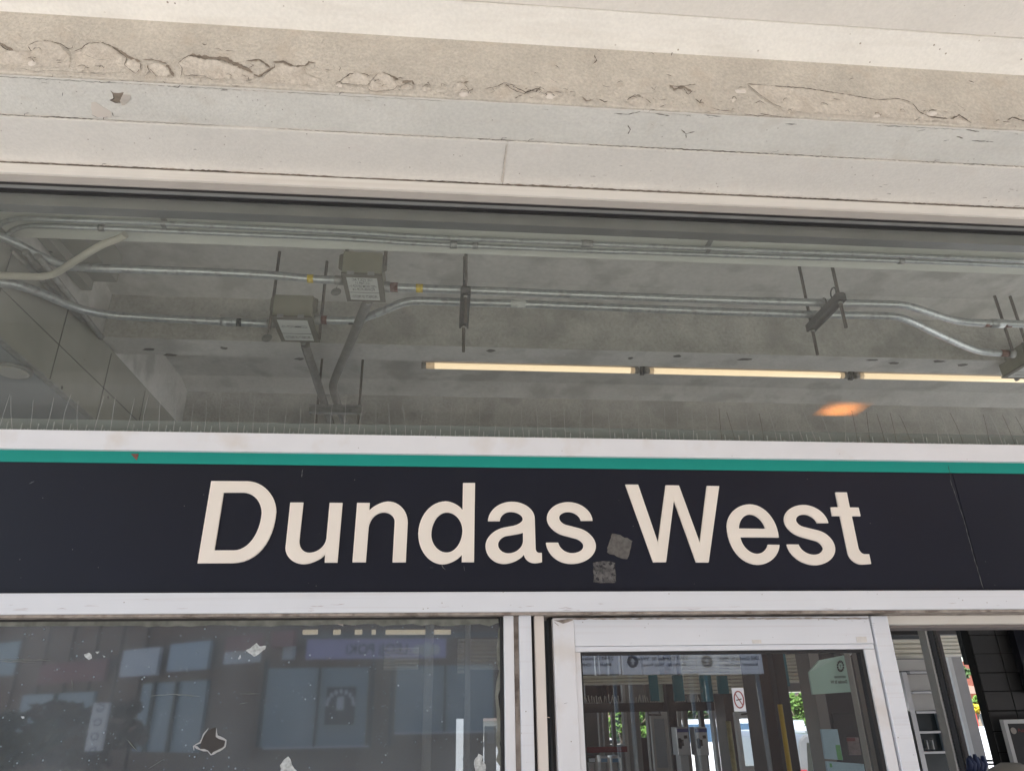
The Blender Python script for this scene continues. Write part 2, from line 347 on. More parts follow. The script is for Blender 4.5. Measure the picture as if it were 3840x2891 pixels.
# coffer: chamfer and flat
c_ = MB(); c_.prism([Vector((X0, YF+.01, CZ+2.305)), Vector((X0, 1.865, CZ+2.352)), Vector((X0, 1.865, CZ+2.6)), Vector((X0, YF+.01, CZ+2.6))], Vector((X1-X0, 0, 0)))
c_.build("coffer_chamfer", m_cof, can)
xbox("coffer_slab", m_sof2, X0, X1, -2.2, 1.862, 2.358, 2.6, can)
for i, (yy, wd) in enumerate(((.50, .2), (-.94, .2), (-2.4, .22))):
    xbox("rib", m_tan, X0, X1, yy-wd, yy, SOF, 2.40, can, bev=.008)
# narrow pale mortar beads at the two joints
def ribbon(pts, wid, nrm, m, name, parent, jit=0.0, lift=.0012, taper=True, step=None):
    P = [Vector(p) for p in pts]
    if step:
        Q = []
        for a, b in zip(P, P[1:]):
            k = max(1, int((b-a).length/step))
            for i in range(k): Q.append(a.lerp(b, i/k))
        Q.append(P[-1]); P = Q
    b = MB(); n = len(P); pr = None; N = Vector(nrm)
    for i, p in enumerate(P):
        t = (P[min(i+1, n-1)]-P[max(i-1, 0)]).normalized(); s = t.cross(N).normalized()
        wv = wid*(random.uniform(.35, 1.25) if jit else 1)
        if taper and (i == 0 or i == n-1): wv *= .2
        q = p+N*lift+s*random.uniform(-jit, jit)
        v = (b.bm.verts.new(q-s*wv*.5), b.bm.verts.new(q+s*wv*.5))
        if pr: b.bm.faces.new((pr[0], pr[1], v[1], v[0]))
        pr = v
    return b.build(name, m, parent)
DN, FR = (0, 0, -1), (0, -1, 0)
zs = CZ+SOF
ribbon([(X0, 2.0015, zs-.003), (X1, 2.0015, zs-.003)], .008, DN, m_cof, "mortar_bead", can, jit=.0008, step=.05, lift=.0016)
ribbon([(X0, 2.197, zs-.010), (X1, 2.197, zs-.010)], .007, DN, m_cof, "mortar_bead", can, jit=.0006, step=.06)
def broken(y, z, x0, x1, wmax, dark, gap):
    x = x0; rn = random.Random(int(y*1e4))
    while x < x1:
        l = rn.uniform(.04, .45); e = min(x1, x+l)
        if rn.random() > gap:
            m = m_crack_shade if rn.random() < dark else m_plaster_shade
            ribbon([(x, y+rn.uniform(-.0008, .0008), z), (e, y+rn.uniform(-.0008, .0008), z)], rn.uniform(.25, 1)*wmax, DN, m, "joint_crack", can, jit=.0022, step=.011, lift=.0012+rn.uniform(0, .0006))
            if rn.random() < .55: ribbon([(x+.01, y-wmax*.6, z), (x+l*.6, y-wmax*.55, z)], .0028, DN, m_flake_highlight, "paint_edge_highlight", can, jit=.0018, step=.008, lift=.0026)
            if rn.random() < .35:
                q = x+rn.uniform(0, l); ribbon([(q, y, z), (q+.006, y-.012, z), (q+.024, y-.016, z)], .0022, DN, m_crack_shade, "crack_and_shade", can, jit=.0008, step=.006, lift=.002)
        x = e
broken(2.1900, zs-.003, X0, X1, .0065, .6, .12)
broken(2.0085, zs-.003, X0, X1, .003, .5, .55)
broken(2.4385, zs-.010, X0, X1, .009, .35, .05)
ribbon([(X0, 2.4425, zs-.010), (X1, 2.4425, zs-.010)], .010, DN, m_plaster_shade, "joint_crack", can, jit=.001, step=.02)
ribbon([(xj, 2.20, zs-.010), (xj-.003, 2.43, zs-.010)], .0055, DN, m_flake_highlight, "joint_filler", can, jit=.0015, step=.012, lift=.002)
ribbon([(xj-.004, 2.20, zs-.010), (xj-.008, 2.43, zs-.010)], .0012, DN, m_plaster_shade, "joint_crack", can, jit=.001, step=.012, lift=.0026)
# --- paint flakes traced on the beam face
def z6(x, y): return (.4069*x, 80+.4069*y)
def z7(x, y): return (900+.5425*x, 150+.5425*y)
def z2(x, y): return (1920+.868*x, .868*y)
def z1(x, y): return (.868*x, .868*y)
def jag(poly, amp, step):
    out = []
    n = len(poly)
    for i in range(n):
        a, b = Vector(poly[i]), Vector(poly[(i+1) % n]); k = max(1, int((b-a).length/step))
        for j in range(k):
            q = a.lerp(b, j/k); out.append((q.x+random.uniform(-amp, amp), q.y+random.uniform(-amp, amp)))
    return out
def inside(p, poly):
    c = False; n = len(poly)
    for i in range(n):
        x1, y1 = poly[i]; x2, y2 = poly[(i+1) % n]
        if (y1 > p[1]) != (y2 > p[1]) and p[0] < (x2-x1)*(p[1]-y1)/(y2-y1)+x1: c = not c
    return c
def flake(poly_px, z_, lift=.014, m=None, edge_top=True):
    """a blister of paint: fine sheet standing off the beam, lifted towards its upper edge"""
    pts = [at(*z_(x, y), YF) for x, y in poly_px]; poly = jag([(p.x, p.z) for p in pts], .0022, .010)
    xs = [p[0] for p in poly]; zz = [p[1] for p in poly]; st = .0045
    nx = int((max(xs)-min(xs))/st)+2; nz = int((max(zz)-min(zz))/st)+2
    b = MB(); vt = {}
    def V(i, j):
        if (i, j) not in vt:
            x, z = min(xs)+i*st, min(zz)+j*st
            # distance up to the rim
            k = 0
            while k < 12 and inside((x, z+k*.0045), poly): k += 1
            s_ = 0
            while s_ < 5 and inside((x-s_*.0045, z), poly) and inside((x+s_*.0045, z), poly): s_ += 1
            h = .0012+lift*math.exp(-k*.0045/.016)*min(1, s_/4)+.0012*math.sin(x*70)*math.sin(z*90)
            vt[(i, j)] = b.bm.verts.new((x+random.uniform(-.0008, .0008), YF-max(h, .0010), z+random.uniform(-.0008, .0008)))
        return vt[(i, j)]
    for i in range(nx):
        for j in range(nz):
            if inside((min(xs)+(i+.5)*st, min(zz)+(j+.5)*st), poly):
                b.bm.faces.new((V(i, j), V(i+1, j), V(i+1, j+1), V(i, j+1))).smooth = True
    if not b.bm.faces: b.bm.free(); return
    return b.build("paint_flake", m or m_flake, can)
def crack_shade(pl, z_, wpx, m=None, jit=.0012):  # cracks, and shade above lifted paint drawn as dark ribbons
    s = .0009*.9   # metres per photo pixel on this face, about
    if m is m_plaster_shade: wpx *= 1.3
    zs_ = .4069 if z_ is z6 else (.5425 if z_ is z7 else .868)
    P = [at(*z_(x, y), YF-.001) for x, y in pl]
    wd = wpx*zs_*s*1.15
    if m is None or m is m_crack_shade:
        ribbon([p+Vector((0, 0, -wd*.5-.0016)) for p in P], min(.004, wd*.7), FR, m_flake_highlight, "paint_edge_highlight", can, jit=jit*.8, step=.011, lift=.0018)  # pale ribbon painted as a highlight just below the dark line
    return ribbon(P, wd, FR, m or m_crack_shade, "crack_and_shade", can, jit=jit, step=.008, lift=.0024)
flake([(255, 240), (300, 212), (400, 190), (480, 205), (560, 225), (620, 290), (650, 320), (640, 430), (300, 425), (0, 400), (-60, 330), (60, 290), (150, 300), (290, 280), (275, 250)], z6)
flake([(755, 275), (780, 235), (820, 215), (950, 215), (1030, 240), (1110, 300), (1165, 350), (1150, 400), (1140, 430), (1100, 480), (980, 480), (700, 455), (690, 290)], z6, .012)
flake([(1170, 380), (1240, 355), (1300, 400), (1300, 450), (1250, 490), (1200, 450), (1150, 410)], z6)
flake([(1375, 410), (1450, 390), (1530, 410), (1570, 480), (1590, 510), (1460, 510), (1400, 470), (1360, 440)], z6)
flake([(1650, 400), (1690, 360), (1745, 330), (1900, 370), (2050, 385), (2212, 440), (2350, 500), (2350, 545), (1700, 520), (1670, 440)], z6, .012)
flake([(140, 290), (240, 195), (300, 165), (370, 200), (450, 190), (455, 240), (560, 280), (540, 320), (150, 300)], z7)
flake([(690, 300), (750, 250), (800, 240), (890, 255), (900, 300), (880, 320), (720, 310)], z7)
flake([(910, 290), (970, 225), (1060, 265), (1095, 320), (1080, 345), (950, 360), (890, 345)], z7, .011)
flake([(1110, 330), (1150, 305), (1200, 325), (1190, 345), (1120, 345)], z7)
flake([(1480, 320), (1500, 300), (1550, 310), (1590, 360), (1480, 370)], z7)
flake([(505, 430), (530, 415), (580, 430), (600, 450), (530, 460), (505, 450)], z2, .006)
flake([(1015, 367), (1260, 387), (1400, 407), (1580, 437), (1670, 433), (1730, 452), (1760, 490), (1820, 515), (1960, 522), (1980, 536), (1170, 480), (1120, 450), (1050, 400)], z2, .007)
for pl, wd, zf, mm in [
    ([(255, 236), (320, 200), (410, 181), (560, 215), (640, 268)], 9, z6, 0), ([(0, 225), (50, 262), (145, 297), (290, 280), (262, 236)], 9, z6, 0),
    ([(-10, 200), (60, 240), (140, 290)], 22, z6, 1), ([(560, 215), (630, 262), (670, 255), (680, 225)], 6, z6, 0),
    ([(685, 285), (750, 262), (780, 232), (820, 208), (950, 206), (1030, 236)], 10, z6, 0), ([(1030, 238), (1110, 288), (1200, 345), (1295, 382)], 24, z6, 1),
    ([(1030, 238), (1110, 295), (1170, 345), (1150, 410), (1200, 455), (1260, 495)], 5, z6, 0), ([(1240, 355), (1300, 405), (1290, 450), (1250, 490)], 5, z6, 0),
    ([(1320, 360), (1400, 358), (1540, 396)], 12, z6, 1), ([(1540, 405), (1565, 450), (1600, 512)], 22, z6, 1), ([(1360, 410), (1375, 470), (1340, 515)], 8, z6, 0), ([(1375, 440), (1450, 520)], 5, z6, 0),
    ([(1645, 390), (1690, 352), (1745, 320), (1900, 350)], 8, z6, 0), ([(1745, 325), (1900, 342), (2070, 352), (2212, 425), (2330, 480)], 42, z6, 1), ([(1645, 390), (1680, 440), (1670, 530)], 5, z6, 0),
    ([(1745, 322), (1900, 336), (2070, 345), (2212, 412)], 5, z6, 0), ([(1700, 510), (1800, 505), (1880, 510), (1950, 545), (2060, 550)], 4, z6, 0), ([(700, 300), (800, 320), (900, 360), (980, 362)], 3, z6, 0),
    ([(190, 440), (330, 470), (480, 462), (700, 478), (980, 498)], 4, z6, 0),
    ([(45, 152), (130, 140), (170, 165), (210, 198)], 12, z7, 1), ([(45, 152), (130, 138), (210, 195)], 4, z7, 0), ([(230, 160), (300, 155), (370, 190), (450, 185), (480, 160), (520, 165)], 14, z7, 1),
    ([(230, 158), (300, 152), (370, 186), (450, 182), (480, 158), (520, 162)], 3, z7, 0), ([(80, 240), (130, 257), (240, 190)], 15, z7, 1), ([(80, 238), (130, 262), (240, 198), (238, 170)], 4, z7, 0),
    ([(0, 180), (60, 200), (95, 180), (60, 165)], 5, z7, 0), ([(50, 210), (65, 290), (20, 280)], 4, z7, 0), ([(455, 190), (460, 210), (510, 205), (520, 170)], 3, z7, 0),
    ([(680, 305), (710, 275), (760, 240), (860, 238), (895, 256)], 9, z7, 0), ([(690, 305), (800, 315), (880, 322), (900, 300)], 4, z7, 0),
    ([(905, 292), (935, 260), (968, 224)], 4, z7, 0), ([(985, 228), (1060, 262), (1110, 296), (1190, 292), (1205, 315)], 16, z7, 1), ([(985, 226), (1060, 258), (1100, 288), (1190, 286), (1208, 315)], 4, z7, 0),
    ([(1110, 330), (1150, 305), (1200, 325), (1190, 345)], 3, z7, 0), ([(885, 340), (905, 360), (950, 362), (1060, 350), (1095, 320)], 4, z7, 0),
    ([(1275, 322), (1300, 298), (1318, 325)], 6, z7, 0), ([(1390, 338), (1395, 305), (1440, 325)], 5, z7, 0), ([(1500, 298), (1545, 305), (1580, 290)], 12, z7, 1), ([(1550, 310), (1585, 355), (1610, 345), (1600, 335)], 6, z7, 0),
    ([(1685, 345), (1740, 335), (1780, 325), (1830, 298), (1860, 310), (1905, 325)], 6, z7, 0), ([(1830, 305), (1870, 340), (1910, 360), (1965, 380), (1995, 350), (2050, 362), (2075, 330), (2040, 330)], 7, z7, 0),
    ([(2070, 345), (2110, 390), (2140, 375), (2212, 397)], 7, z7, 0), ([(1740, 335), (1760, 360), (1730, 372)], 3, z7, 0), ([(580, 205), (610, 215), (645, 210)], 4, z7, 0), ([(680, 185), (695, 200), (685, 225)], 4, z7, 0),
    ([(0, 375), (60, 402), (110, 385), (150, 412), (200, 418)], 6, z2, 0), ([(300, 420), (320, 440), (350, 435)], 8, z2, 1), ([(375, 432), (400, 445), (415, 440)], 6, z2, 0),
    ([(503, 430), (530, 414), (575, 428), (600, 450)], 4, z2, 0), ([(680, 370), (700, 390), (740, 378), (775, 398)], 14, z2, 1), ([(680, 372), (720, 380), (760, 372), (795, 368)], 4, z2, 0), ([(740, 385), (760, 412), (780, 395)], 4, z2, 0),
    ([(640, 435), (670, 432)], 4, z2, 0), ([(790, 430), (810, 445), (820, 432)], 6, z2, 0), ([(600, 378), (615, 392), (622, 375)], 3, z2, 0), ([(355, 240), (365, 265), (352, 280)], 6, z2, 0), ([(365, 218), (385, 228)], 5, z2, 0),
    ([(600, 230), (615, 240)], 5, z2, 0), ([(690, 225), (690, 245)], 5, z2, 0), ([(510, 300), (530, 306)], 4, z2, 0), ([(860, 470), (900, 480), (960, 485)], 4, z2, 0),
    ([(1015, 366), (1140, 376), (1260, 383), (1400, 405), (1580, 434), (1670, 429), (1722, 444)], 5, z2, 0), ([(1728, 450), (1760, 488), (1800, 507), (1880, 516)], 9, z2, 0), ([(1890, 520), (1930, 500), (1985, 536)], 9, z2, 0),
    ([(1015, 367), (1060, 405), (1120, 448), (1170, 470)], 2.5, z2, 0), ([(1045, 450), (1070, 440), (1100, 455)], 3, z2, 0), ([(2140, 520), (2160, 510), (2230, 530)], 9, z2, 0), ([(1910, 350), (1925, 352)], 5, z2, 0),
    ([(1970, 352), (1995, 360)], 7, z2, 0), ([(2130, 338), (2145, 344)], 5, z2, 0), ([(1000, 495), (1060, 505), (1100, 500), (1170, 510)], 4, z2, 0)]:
    crack_shade(pl, zf, wd, m_plaster_shade if mm else m_crack_shade)  # the wide ribbons paint the shadow above the flakes
# small specks and chips over the beam face and its lower edge
for k in range(70):
    px, py0 = random.uniform(0, 3840), random.random()
    x = px; ytop = 45*.868+x*.0633+30; ybot = 305*.868+x*.0567-6
    py = ybot-(ybot-ytop)*(py0**2.2)*.9
    a = random.uniform(-.6, .6); l = random.uniform(4, 16)
    P = [at(px-l*math.cos(a), py-l*math.sin(a), YF-.001), at(px, py+random.uniform(-4, 4), YF-.001), at(px+l*math.cos(a), py+l*math.sin(a), YF-.001)]
    ribbon(P, random.uniform(.0015, .004), FR, random.choice([m_crack_shade, m_plaster_shade, m_flake_highlight]), "paint_chip", can, jit=.0006, step=.005)
rn = random.Random(11)
for k in range(46):
    px = rn.uniform(0, 3840); yb_ = 305*.868+px*.0567; py = yb_-6-abs(rn.gauss(0, 26)); a_ = rn.uniform(9, 26); n_ = 9
    pl = [(px+a_*math.cos(i*6.283/n_)*rn.uniform(.6, 1.2), py+a_*.5*math.sin(i*6.283/n_)*rn.uniform(.5, 1.2)) for i in range(n_)]
    flake(pl, lambda x, y: (x, y), .007, m_flake if rn.random() < .7 else m_flake_highlight)
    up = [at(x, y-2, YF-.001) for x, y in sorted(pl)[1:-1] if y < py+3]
    if len(up) > 2: ribbon(up, .003, FR, m_crack_shade, "crack_and_shade", can, jit=.0012, step=.006, lift=.008)  # shade above the small flake painted as a dark ribbon
# soffit damage
def sof(poly, z_, m, name, dz=.0016, drop=0):
    P = [atz(*z_(x, y), SOF-.003) for x, y in poly]; P = [Vector((p[0], p[1], zs-.003-dz)) for p in jag([(p.x, p.y) for p in P], .0015, .012)]
    return MB().prism(P, Vector((0, 0, .001))).build(name, m, can)
sof([(1020, 640), (1050, 660), (1090, 665), (1140, 655), (1110, 710), (1130, 755), (1060, 745), (1015, 730), (1045, 715), (1045, 690)], z6, m_plaster_shade, "paint_hole", .0012)
ribbon([atz(*z6(x, y), SOF-.005) for x, y in [(1020, 640), (1050, 680), (1048, 712), (1015, 728), (1060, 748), (1130, 758)]], .004, DN, m_crack_shade, "crack_and_shade", can, jit=.001, step=.01)
b = MB(); c0 = [atz(*z6(x, y), SOF-.004) for x, y in [(1140, 655), (1110, 710), (1130, 755)]]; c1 = [atz(*z6(x, y), SOF-.006) for x, y in [(1205, 680), (1200, 720), (1160, 770)]]
for i in range(2): b.bm.faces.new([b.bm.verts.new(p) for p in (c0[i]+Vector((0, 0, -.012)), c0[i+1]+Vector((0, 0, -.014)), c1[i+1], c1[i])])
b.build("paint_flake", m_flake_highlight, can)
sof([(840, 750), (880, 745), (1030, 840), (1030, 888), (900, 886), (850, 860), (845, 800)], z6, m_flake_highlight, "paint_patch", .0014)
for pl in ([(905, 545), (930, 565), (1000, 560), (1050, 550)], [(1500, 550), (1550, 600), (1640, 610), (1685, 570)], [(430, 505), (485, 512), (490, 485)], [(1080, 530), (1130, 550), (1180, 552)], [(1230, 535), (1235, 560), (1290, 560)], [(2115, 575), (2150, 598), (2212, 596)], [(845, 860), (905, 892)], [(1030, 835), (1045, 875), (1110, 878)], [(580, 655), (575, 690)]):
    ribbon([atz(*z6(x, y), SOF-.003) for x, y in pl], .0028, DN, m_crack_shade, "crack_and_shade", can, jit=.0006, step=.01)
for pl in ([(500, 540), (510, 560), (500, 580)], [(730, 560), (752, 578), (790, 568)], [(752, 578), (752, 598)], [(1745, 568), (1785, 560)], [(1860, 610), (1890, 605)], [(1985, 608), (2080, 612)], [(1920, 590), (1950, 598)], [(600, 535), (612, 542)], [(640, 540), (655, 544)], [(440, 490), (500, 495), (560, 480)], [(620, 492), (680, 500)], [(830, 495), (900, 505)], [(1180, 535), (1230, 538)], [(1960, 560), (2020, 570)]):
    ribbon([atz(*z2(x, y), SOF-.003) for x, y in pl], .004, DN, m_crack_shade, "crack_and_shade", can, jit=.001, step=.008)
for k in range(60):
    px = random.uniform(0, 3840); t = random.random(); py = (455 if t > .5 else 305)*.868+px*.0535+(random.uniform(25, 140) if t > .5 else random.gauss(20, 14))+ (70 if t > .5 else 0)
    p = atz(px, py, SOF-.010 if t > .5 else SOF-.003); l = random.uniform(.004, .014)
    ribbon([p, p+Vector((l, random.uniform(-.004, .004), 0)), p+Vector((2*l, random.uniform(-.003, .003), 0))], random.uniform(.0012, .003), DN, random.choice([m_crack_shade, m_plaster_shade, m_flake_highlight]), "paint_chip", can, jit=.0005, step=.004)

# ================================================================ HALL: concrete ribs seen through the transom glass
XW = -2.0
hall = thing("hall_ceiling", (0, 2.97, CZ+SOF), "grey ribbed concrete ceiling inside the hall behind the transom glass", "ceiling")
xbox("soffit_strip", m_inp, X0, X1, 2.50, 2.975, SOF, 2.5, hall, bev=.004)
xbox("ceiling_slab", m_inr, X0, 9, 2.978, 12.3, 2.36, 2.6, hall)
for yy, w_ in ((3.96, .2), (5.40, .2), (6.84, .2), (8.28, .2), (9.72, .2), (11.9, .3)):
    xbox("rib", m_inb, XW, 9, yy, yy+w_, SOF+.004, 2.375, hall)
    xbox("rib_bottom", m_inr, XW, 9, yy-.003, yy+w_+.004, SOF, SOF+.0035, hall)
    c_ = MB(); c_.prism([Vector((XW, yy-.20, CZ+2.362)), Vector((XW, yy, CZ+2.31)), Vector((XW, yy, CZ+2.364))], Vector((9-XW, 0, 0))); c_.build("chamfer", m_inr, hall)
ribbon([atz(x, y, SOF) for x, y in [(0, 779), (640, 806), (1280, 833), (1860, 850), (1900, 862), (2700, 898), (3840, 938)]], .006, DN, m_flake_highlight, "crack_and_shade", hall, jit=.0025, step=.014)
ribbon([atz(x, y+4, SOF) for x, y in [(0, 779), (640, 806), (1280, 833), (1860, 850), (1900, 862), (2700, 898), (3840, 938)]], .0025, DN, m_crack_shade, "crack_and_shade", hall, jit=.003, step=.014)
# dark stains on the rib bottoms
for (px, py, sx) in ((640, 1330, 30), (560, 1310, 30), (840, 1305, 18), (1120, 1345, 26), (1840, 1315, 20), (2365, 1342, 18), (2540, 1335, 20), (2790, 1348, 40), (3270, 1350, 34), (3350, 1362, 26), (3520, 1355, 40), (3610, 1368, 30)):
    p = atz(px, py, SOF); P = [(p.x+sx*.0014*math.cos(t)*random.uniform(.5, 1.2), p.y+.02*math.sin(t)*random.uniform(.5, 1.2)) for t in [i*.7 for i in range(9)]]
    MB().prism([Vector((q[0], q[1], zs-.0012)) for q in P], Vector((0, 0, .0006))).build("stain", mat("dark stain", (.17, .165, .155), .9), hall)

# left wall of the hall
lw = thing("side_wall", (XW, 4, 0), "grey panelled wall running back at the left of the hall", "wall")
def wallseg(name, m, z0, z1, t=.0):
    return MB().box(XW-.12, XW+t, 2.50, 12.0, z0+CZ, z1+CZ).build(name, m, lw)
wallseg("upper_wall", m_inr, 2.018, 2.358, -.004)
wallseg("wall_panel", m_wallL, 1.77, 2.016)
wallseg("wall_panel", m_wallL, 1.565, 1.764, .004)
MB().box(-5, XW-.02, 2.54, 12.0, CZ+1.550, CZ+1.560).build("underside_panel", mat("blue grey soffit panel", (.30, .33, .345), .45, var=.12, vs=2), lw)
MB().box(-5.1, -5.0, 2.54, 12.0, 0, CZ+1.55).build("return_wall", m_wallL, lw)
wallseg("seam_strip", m_galv2, 1.556, 1.563, .012)
wallseg("seam_strip", m_chan, 1.765, 1.768, .006)
for yy in (3.0, 3.55, 4.1, 4.65, 5.2, 6.3):
    MB().box(XW+.004, XW+.007, yy, yy+.0035, CZ+1.57, CZ+1.99).build("panel_joint", m_chan, lw)
p = atz(48, 1388, 1.548)
lo = thing("soffit_lamp", (p.x, p.y, p.z), "pale unlit round lamp set in the low soffit at the left edge", "lamp")
MB().tube([p+Vector((0, 0, .01)), p+Vector((0, 0, -.012))], .085, 28).build("lamp_base", m_galv2, lo)
MB().tube([p+Vector((0, 0, -.012)), p+Vector((0, 0, -.02))], [.072, .06], 28).build("lens", mat("frosted lens", (.5, .5, .47), .4), lo)
# boxed duct at the top left
du = thing("boxed_duct", (XW+.2, 3.3, CZ+2.2), "dull olive boxed duct in the upper left corner of the hall", "duct")
p = at(440, 1060, 3.62)
xbox("duct_casing", m_wallL, XW+.01, p.x, 3.10, 3.62, p.z-CZ, 2.355, du, bev=.004)
q = at(345, 1092, 3.62)
xbox("lower_step", m_wallL, XW+.01, q.x, 3.12, 3.615, q.z-CZ, p.z-CZ-.003, du)
# diagonal support rails (seen in the corner) running back along the wall
for k, (a, bb) in enumerate((((38, 935), (285, 1180)), ((95, 945), (310, 1200)), ((140, 960), (380, 1265)))):
    A = atz(*a, 1.97-.02*k); B = atz(*bb, 1.99)
    o = MB().tube([A, B], .016, 8).build("wall_conduit", m_galv2, loc=(A.x, A.y, A.z))
    tag(o, ["upper", "middle", "lower"][k]+" of three dull conduits running back into the left corner", "conduit", "dull conduits in the left corner")
# vertical strips at left behind
o = MB().tube([at(618, 1340, 5.3), at(622, 1420, 5.3), at(600, 1560, 5.3), at(590, 1630, 5.3)], .02, 10).build("drop_conduit", m_galv2, loc=at(618, 1340, 5.3))
tag(o, "grey vertical conduit dropping behind the bird spikes at left", "conduit")
o = pbox("hanging_strap", m_darkfr, 425, 1340, 460, 1625, 5.0, .02); tag(o, "dark flat vertical strip hanging left of the grey drop conduit", "strap")

# ================================================================ CONDUITS
Z3 = lambda x, y: (.6306*x, 650+.6306*y)
Z4 = lambda x, y: (900+.5104*x, 850+.5104*y)
Z5 = lambda x, y: (1600+.5104*x, 850+.5104*y)
Z6 = lambda x, y: (2700+.5706*x, 850+.5706*y)
def zfit(z_): return lambda p: atz(p[0], p[1], z_)
def conduit(name, pts, z_, r, m, label, n=5, group=None):
    zz = z_ if isinstance(z_, list) else [z_]*len(pts)
    P = [atz(p[0], p[1], q) for p, q in zip(pts, zz)]; t = thing(name, P[len(P)//2], label, "conduit", group)
    MB().tube(smooth_path(P, n), r, 16).build("pipe", m, t); return t
def sleeve(t, px, py, px2, py2, z_, r, m, name):
    a, b = atz(px, py, z_), atz(px2, py2, z_); return MB().tube([a, b], r, 16).build(name, m, t)
zc = SOF-.022
c1 = conduit("conduit", [(-60, 880), (-10, 850), (19, 833), (63, 822), (130, 821), (252, 826), (600, 838), (1280, 871), (1600, 890), (2187, 914), (2700, 935), (3300, 957), (3900, 981)], zc, .0115, m_galv, "upper one of two thin conduits clipped under the greenish soffit strip")
c2 = conduit("conduit", [(20, 900), (38, 872), (82, 853), (145, 848), (378, 856), (883, 878), (1280, 895), (1600, 915), (2110, 937), (2700, 957), (3384, 979), (3900, 1000)], zc, .0115, m_galv, "lower one of two thin conduits clipped under the greenish soffit strip")
for (a, b_) in (((370, 855), (392, 856)),): sleeve(c2, *a, *b_, zc, .0155, m_galv2, "coupling")
sleeve(c2, 1688, 918, 1714, 919, zc, .018, m_galv2, "coupling"); sleeve(c2, 1772, 921, 1792, 922, zc, .016, m_galv2, "coupling"); sleeve(c2, 3368, 979, 3388, 980, zc, .015, m_galv2, "coupling")
sleeve(c1, 2180, 914, 2222, 916, zc, .017, m_galv2, "coupling")
for px, py in ((615, 839), (2655, 933)):
    a = atz(px, py, zc)
    MB().box(a.x-.010, a.x+.010, a.y-.055, a.y+.014, a.z+.010, a.z+.020).box(a.x-.010, a.x+.010, a.y-.014, a.y+.014, a.z-.015, a.z-.012).build("pipe_strap", m_galv2, c1)
sleeve(c1, 2780, 939, 2830, 941, zc, .0122, m_paper, "paper_sticker")
c3 = conduit("conduit", [(-30, 1032), (0, 1033), (110, 1037), (158, 1037), (208, 1025), (284, 978), (378, 921), (441, 897), (470, 880)], [1.79, 1.80, 1.83, 1.86, 1.895, 1.92, 1.94, 1.955, 1.965], .0165, m_white_pipe, "cream painted conduit bending up at the left under the soffit")
zp = 1.98
c4 = conduit("conduit", [(-60, 860), (0, 888), (63, 915), (158, 965), (240, 994), (303, 1003), (568, 1013), (820, 1022), (1034, 1034), (1166, 1046), (1262, 1051)], zp, .0205, m_galv, "thick galvanised conduit with yellow tape entering the upper left junction box")
sleeve(c4, 1153, 1045, 1176, 1046, zp, .0212, m_yel, "yellow_tape"); sleeve(c4, 1256, 1051, 1290, 1053, zp, .0235, m_galv2, "connector")
c5 = conduit("conduit", [(-30, 1056), (0, 1060), (63, 1069), (158, 1101), (252, 1142), (347, 1170), (473, 1186), (820, 1205), (1009, 1214)], [1.77, 1.78, 1.80, 1.85, 1.89, 1.925, 1.95, 1.98, 1.98], .0215, m_galv, "thick galvanised conduit curving in from the left to the lower junction box")
sleeve(c5, 828, 1205, 872, 1208, zp, .0255, m_galv, "coupling"); sleeve(c5, 888, 1209, 906, 1210, zp, .0222, m_blk, "black_tape"); sleeve(c5, 1003, 1213, 1030, 1215, zp, .0245, m_galv2, "connector")
c6 = conduit("conduit", [(1441, 1075), (1600, 1083), (1900, 1094), (2161, 1105), (2700, 1125), (3100, 1136), (3330, 1141), (3385, 1145), (3440, 1158), (3527, 1187), (3590, 1203), (3640, 1209), (3698, 1212), (3900, 1217)], zp, .0215, m_galv, "long conduit leaving the upper junction box with yellow tape, nearer one of the pair")
sleeve(c6, 1412, 1074, 1462, 1077, zp, .029, m_galv2, "connector"); sleeve(c6, 1463, 1077, 1492, 1078, zp, .0245, m_rust, "primer_band"); sleeve(c6, 1560, 1081, 1586, 1082, zp, .0222, m_yel, "yellow_tape")
sleeve(c6, 3715, 1213, 3762, 1214, zp, .0262, m_galv, "coupling"); sleeve(c6, 3690, 1212, 3714, 1213, zp, .0222, m_rust, "primer_band"); sleeve(c6, 3762, 1214, 3790, 1215, zp, .0222, m_rust, "primer_band")
c7 = conduit("conduit", [(1178, 1199), (1260, 1202), (1318, 1202), (1359, 1194), (1436, 1166), (1502, 1138), (1553, 1129), (1614, 1129), (1727, 1133), (1900, 1138), (2161, 1148), (2700, 1168), (3031, 1179), (3300, 1184), (3356, 1188), (3413, 1204), (3527, 1258), (3642, 1308), (3704, 1321), (3795, 1327)], zp, .0215, m_galv, "long conduit leaving the lower junction box with an S bend and black tape")
sleeve(c7, 1160, 1198, 1203, 1200, zp, .029, m_galv2, "connector"); sleeve(c7, 1204, 1200, 1226, 1201, zp, .0245, m_rust, "primer_band"); sleeve(c7, 1308, 1203, 1326, 1202, zp, .0222, m_blk, "black_tape")
sleeve(c7, 3750, 1324, 3778, 1326, zp, .0225, m_rust, "primer_band"); sleeve(c7, 3779, 1326, 3800, 1327, zp, .027, m_galv2, "connector"); sleeve(c7, 1915, 1138, 1970, 1140, zp, .0218, m_paper, "paper_sticker")
c8 = conduit("conduit", [(1145, 1290), (1150, 1312), (1180, 1400), (1206, 1483), (1228, 1550), (1252, 1625), (1262, 1650)], 1.955, .026, m_dim, "grey conduit running back from the lower junction box to the hanging channel")
c9 = conduit("conduit", [(1385, 1120), (1370, 1151), (1303, 1310), (1262, 1405), (1250, 1440), (1250, 1460), (1258, 1490), (1280, 1555), (1303, 1625), (1312, 1650)], 1.955, .026, m_dim, "bent grey conduit running back from the upper junction box to the hanging channel")

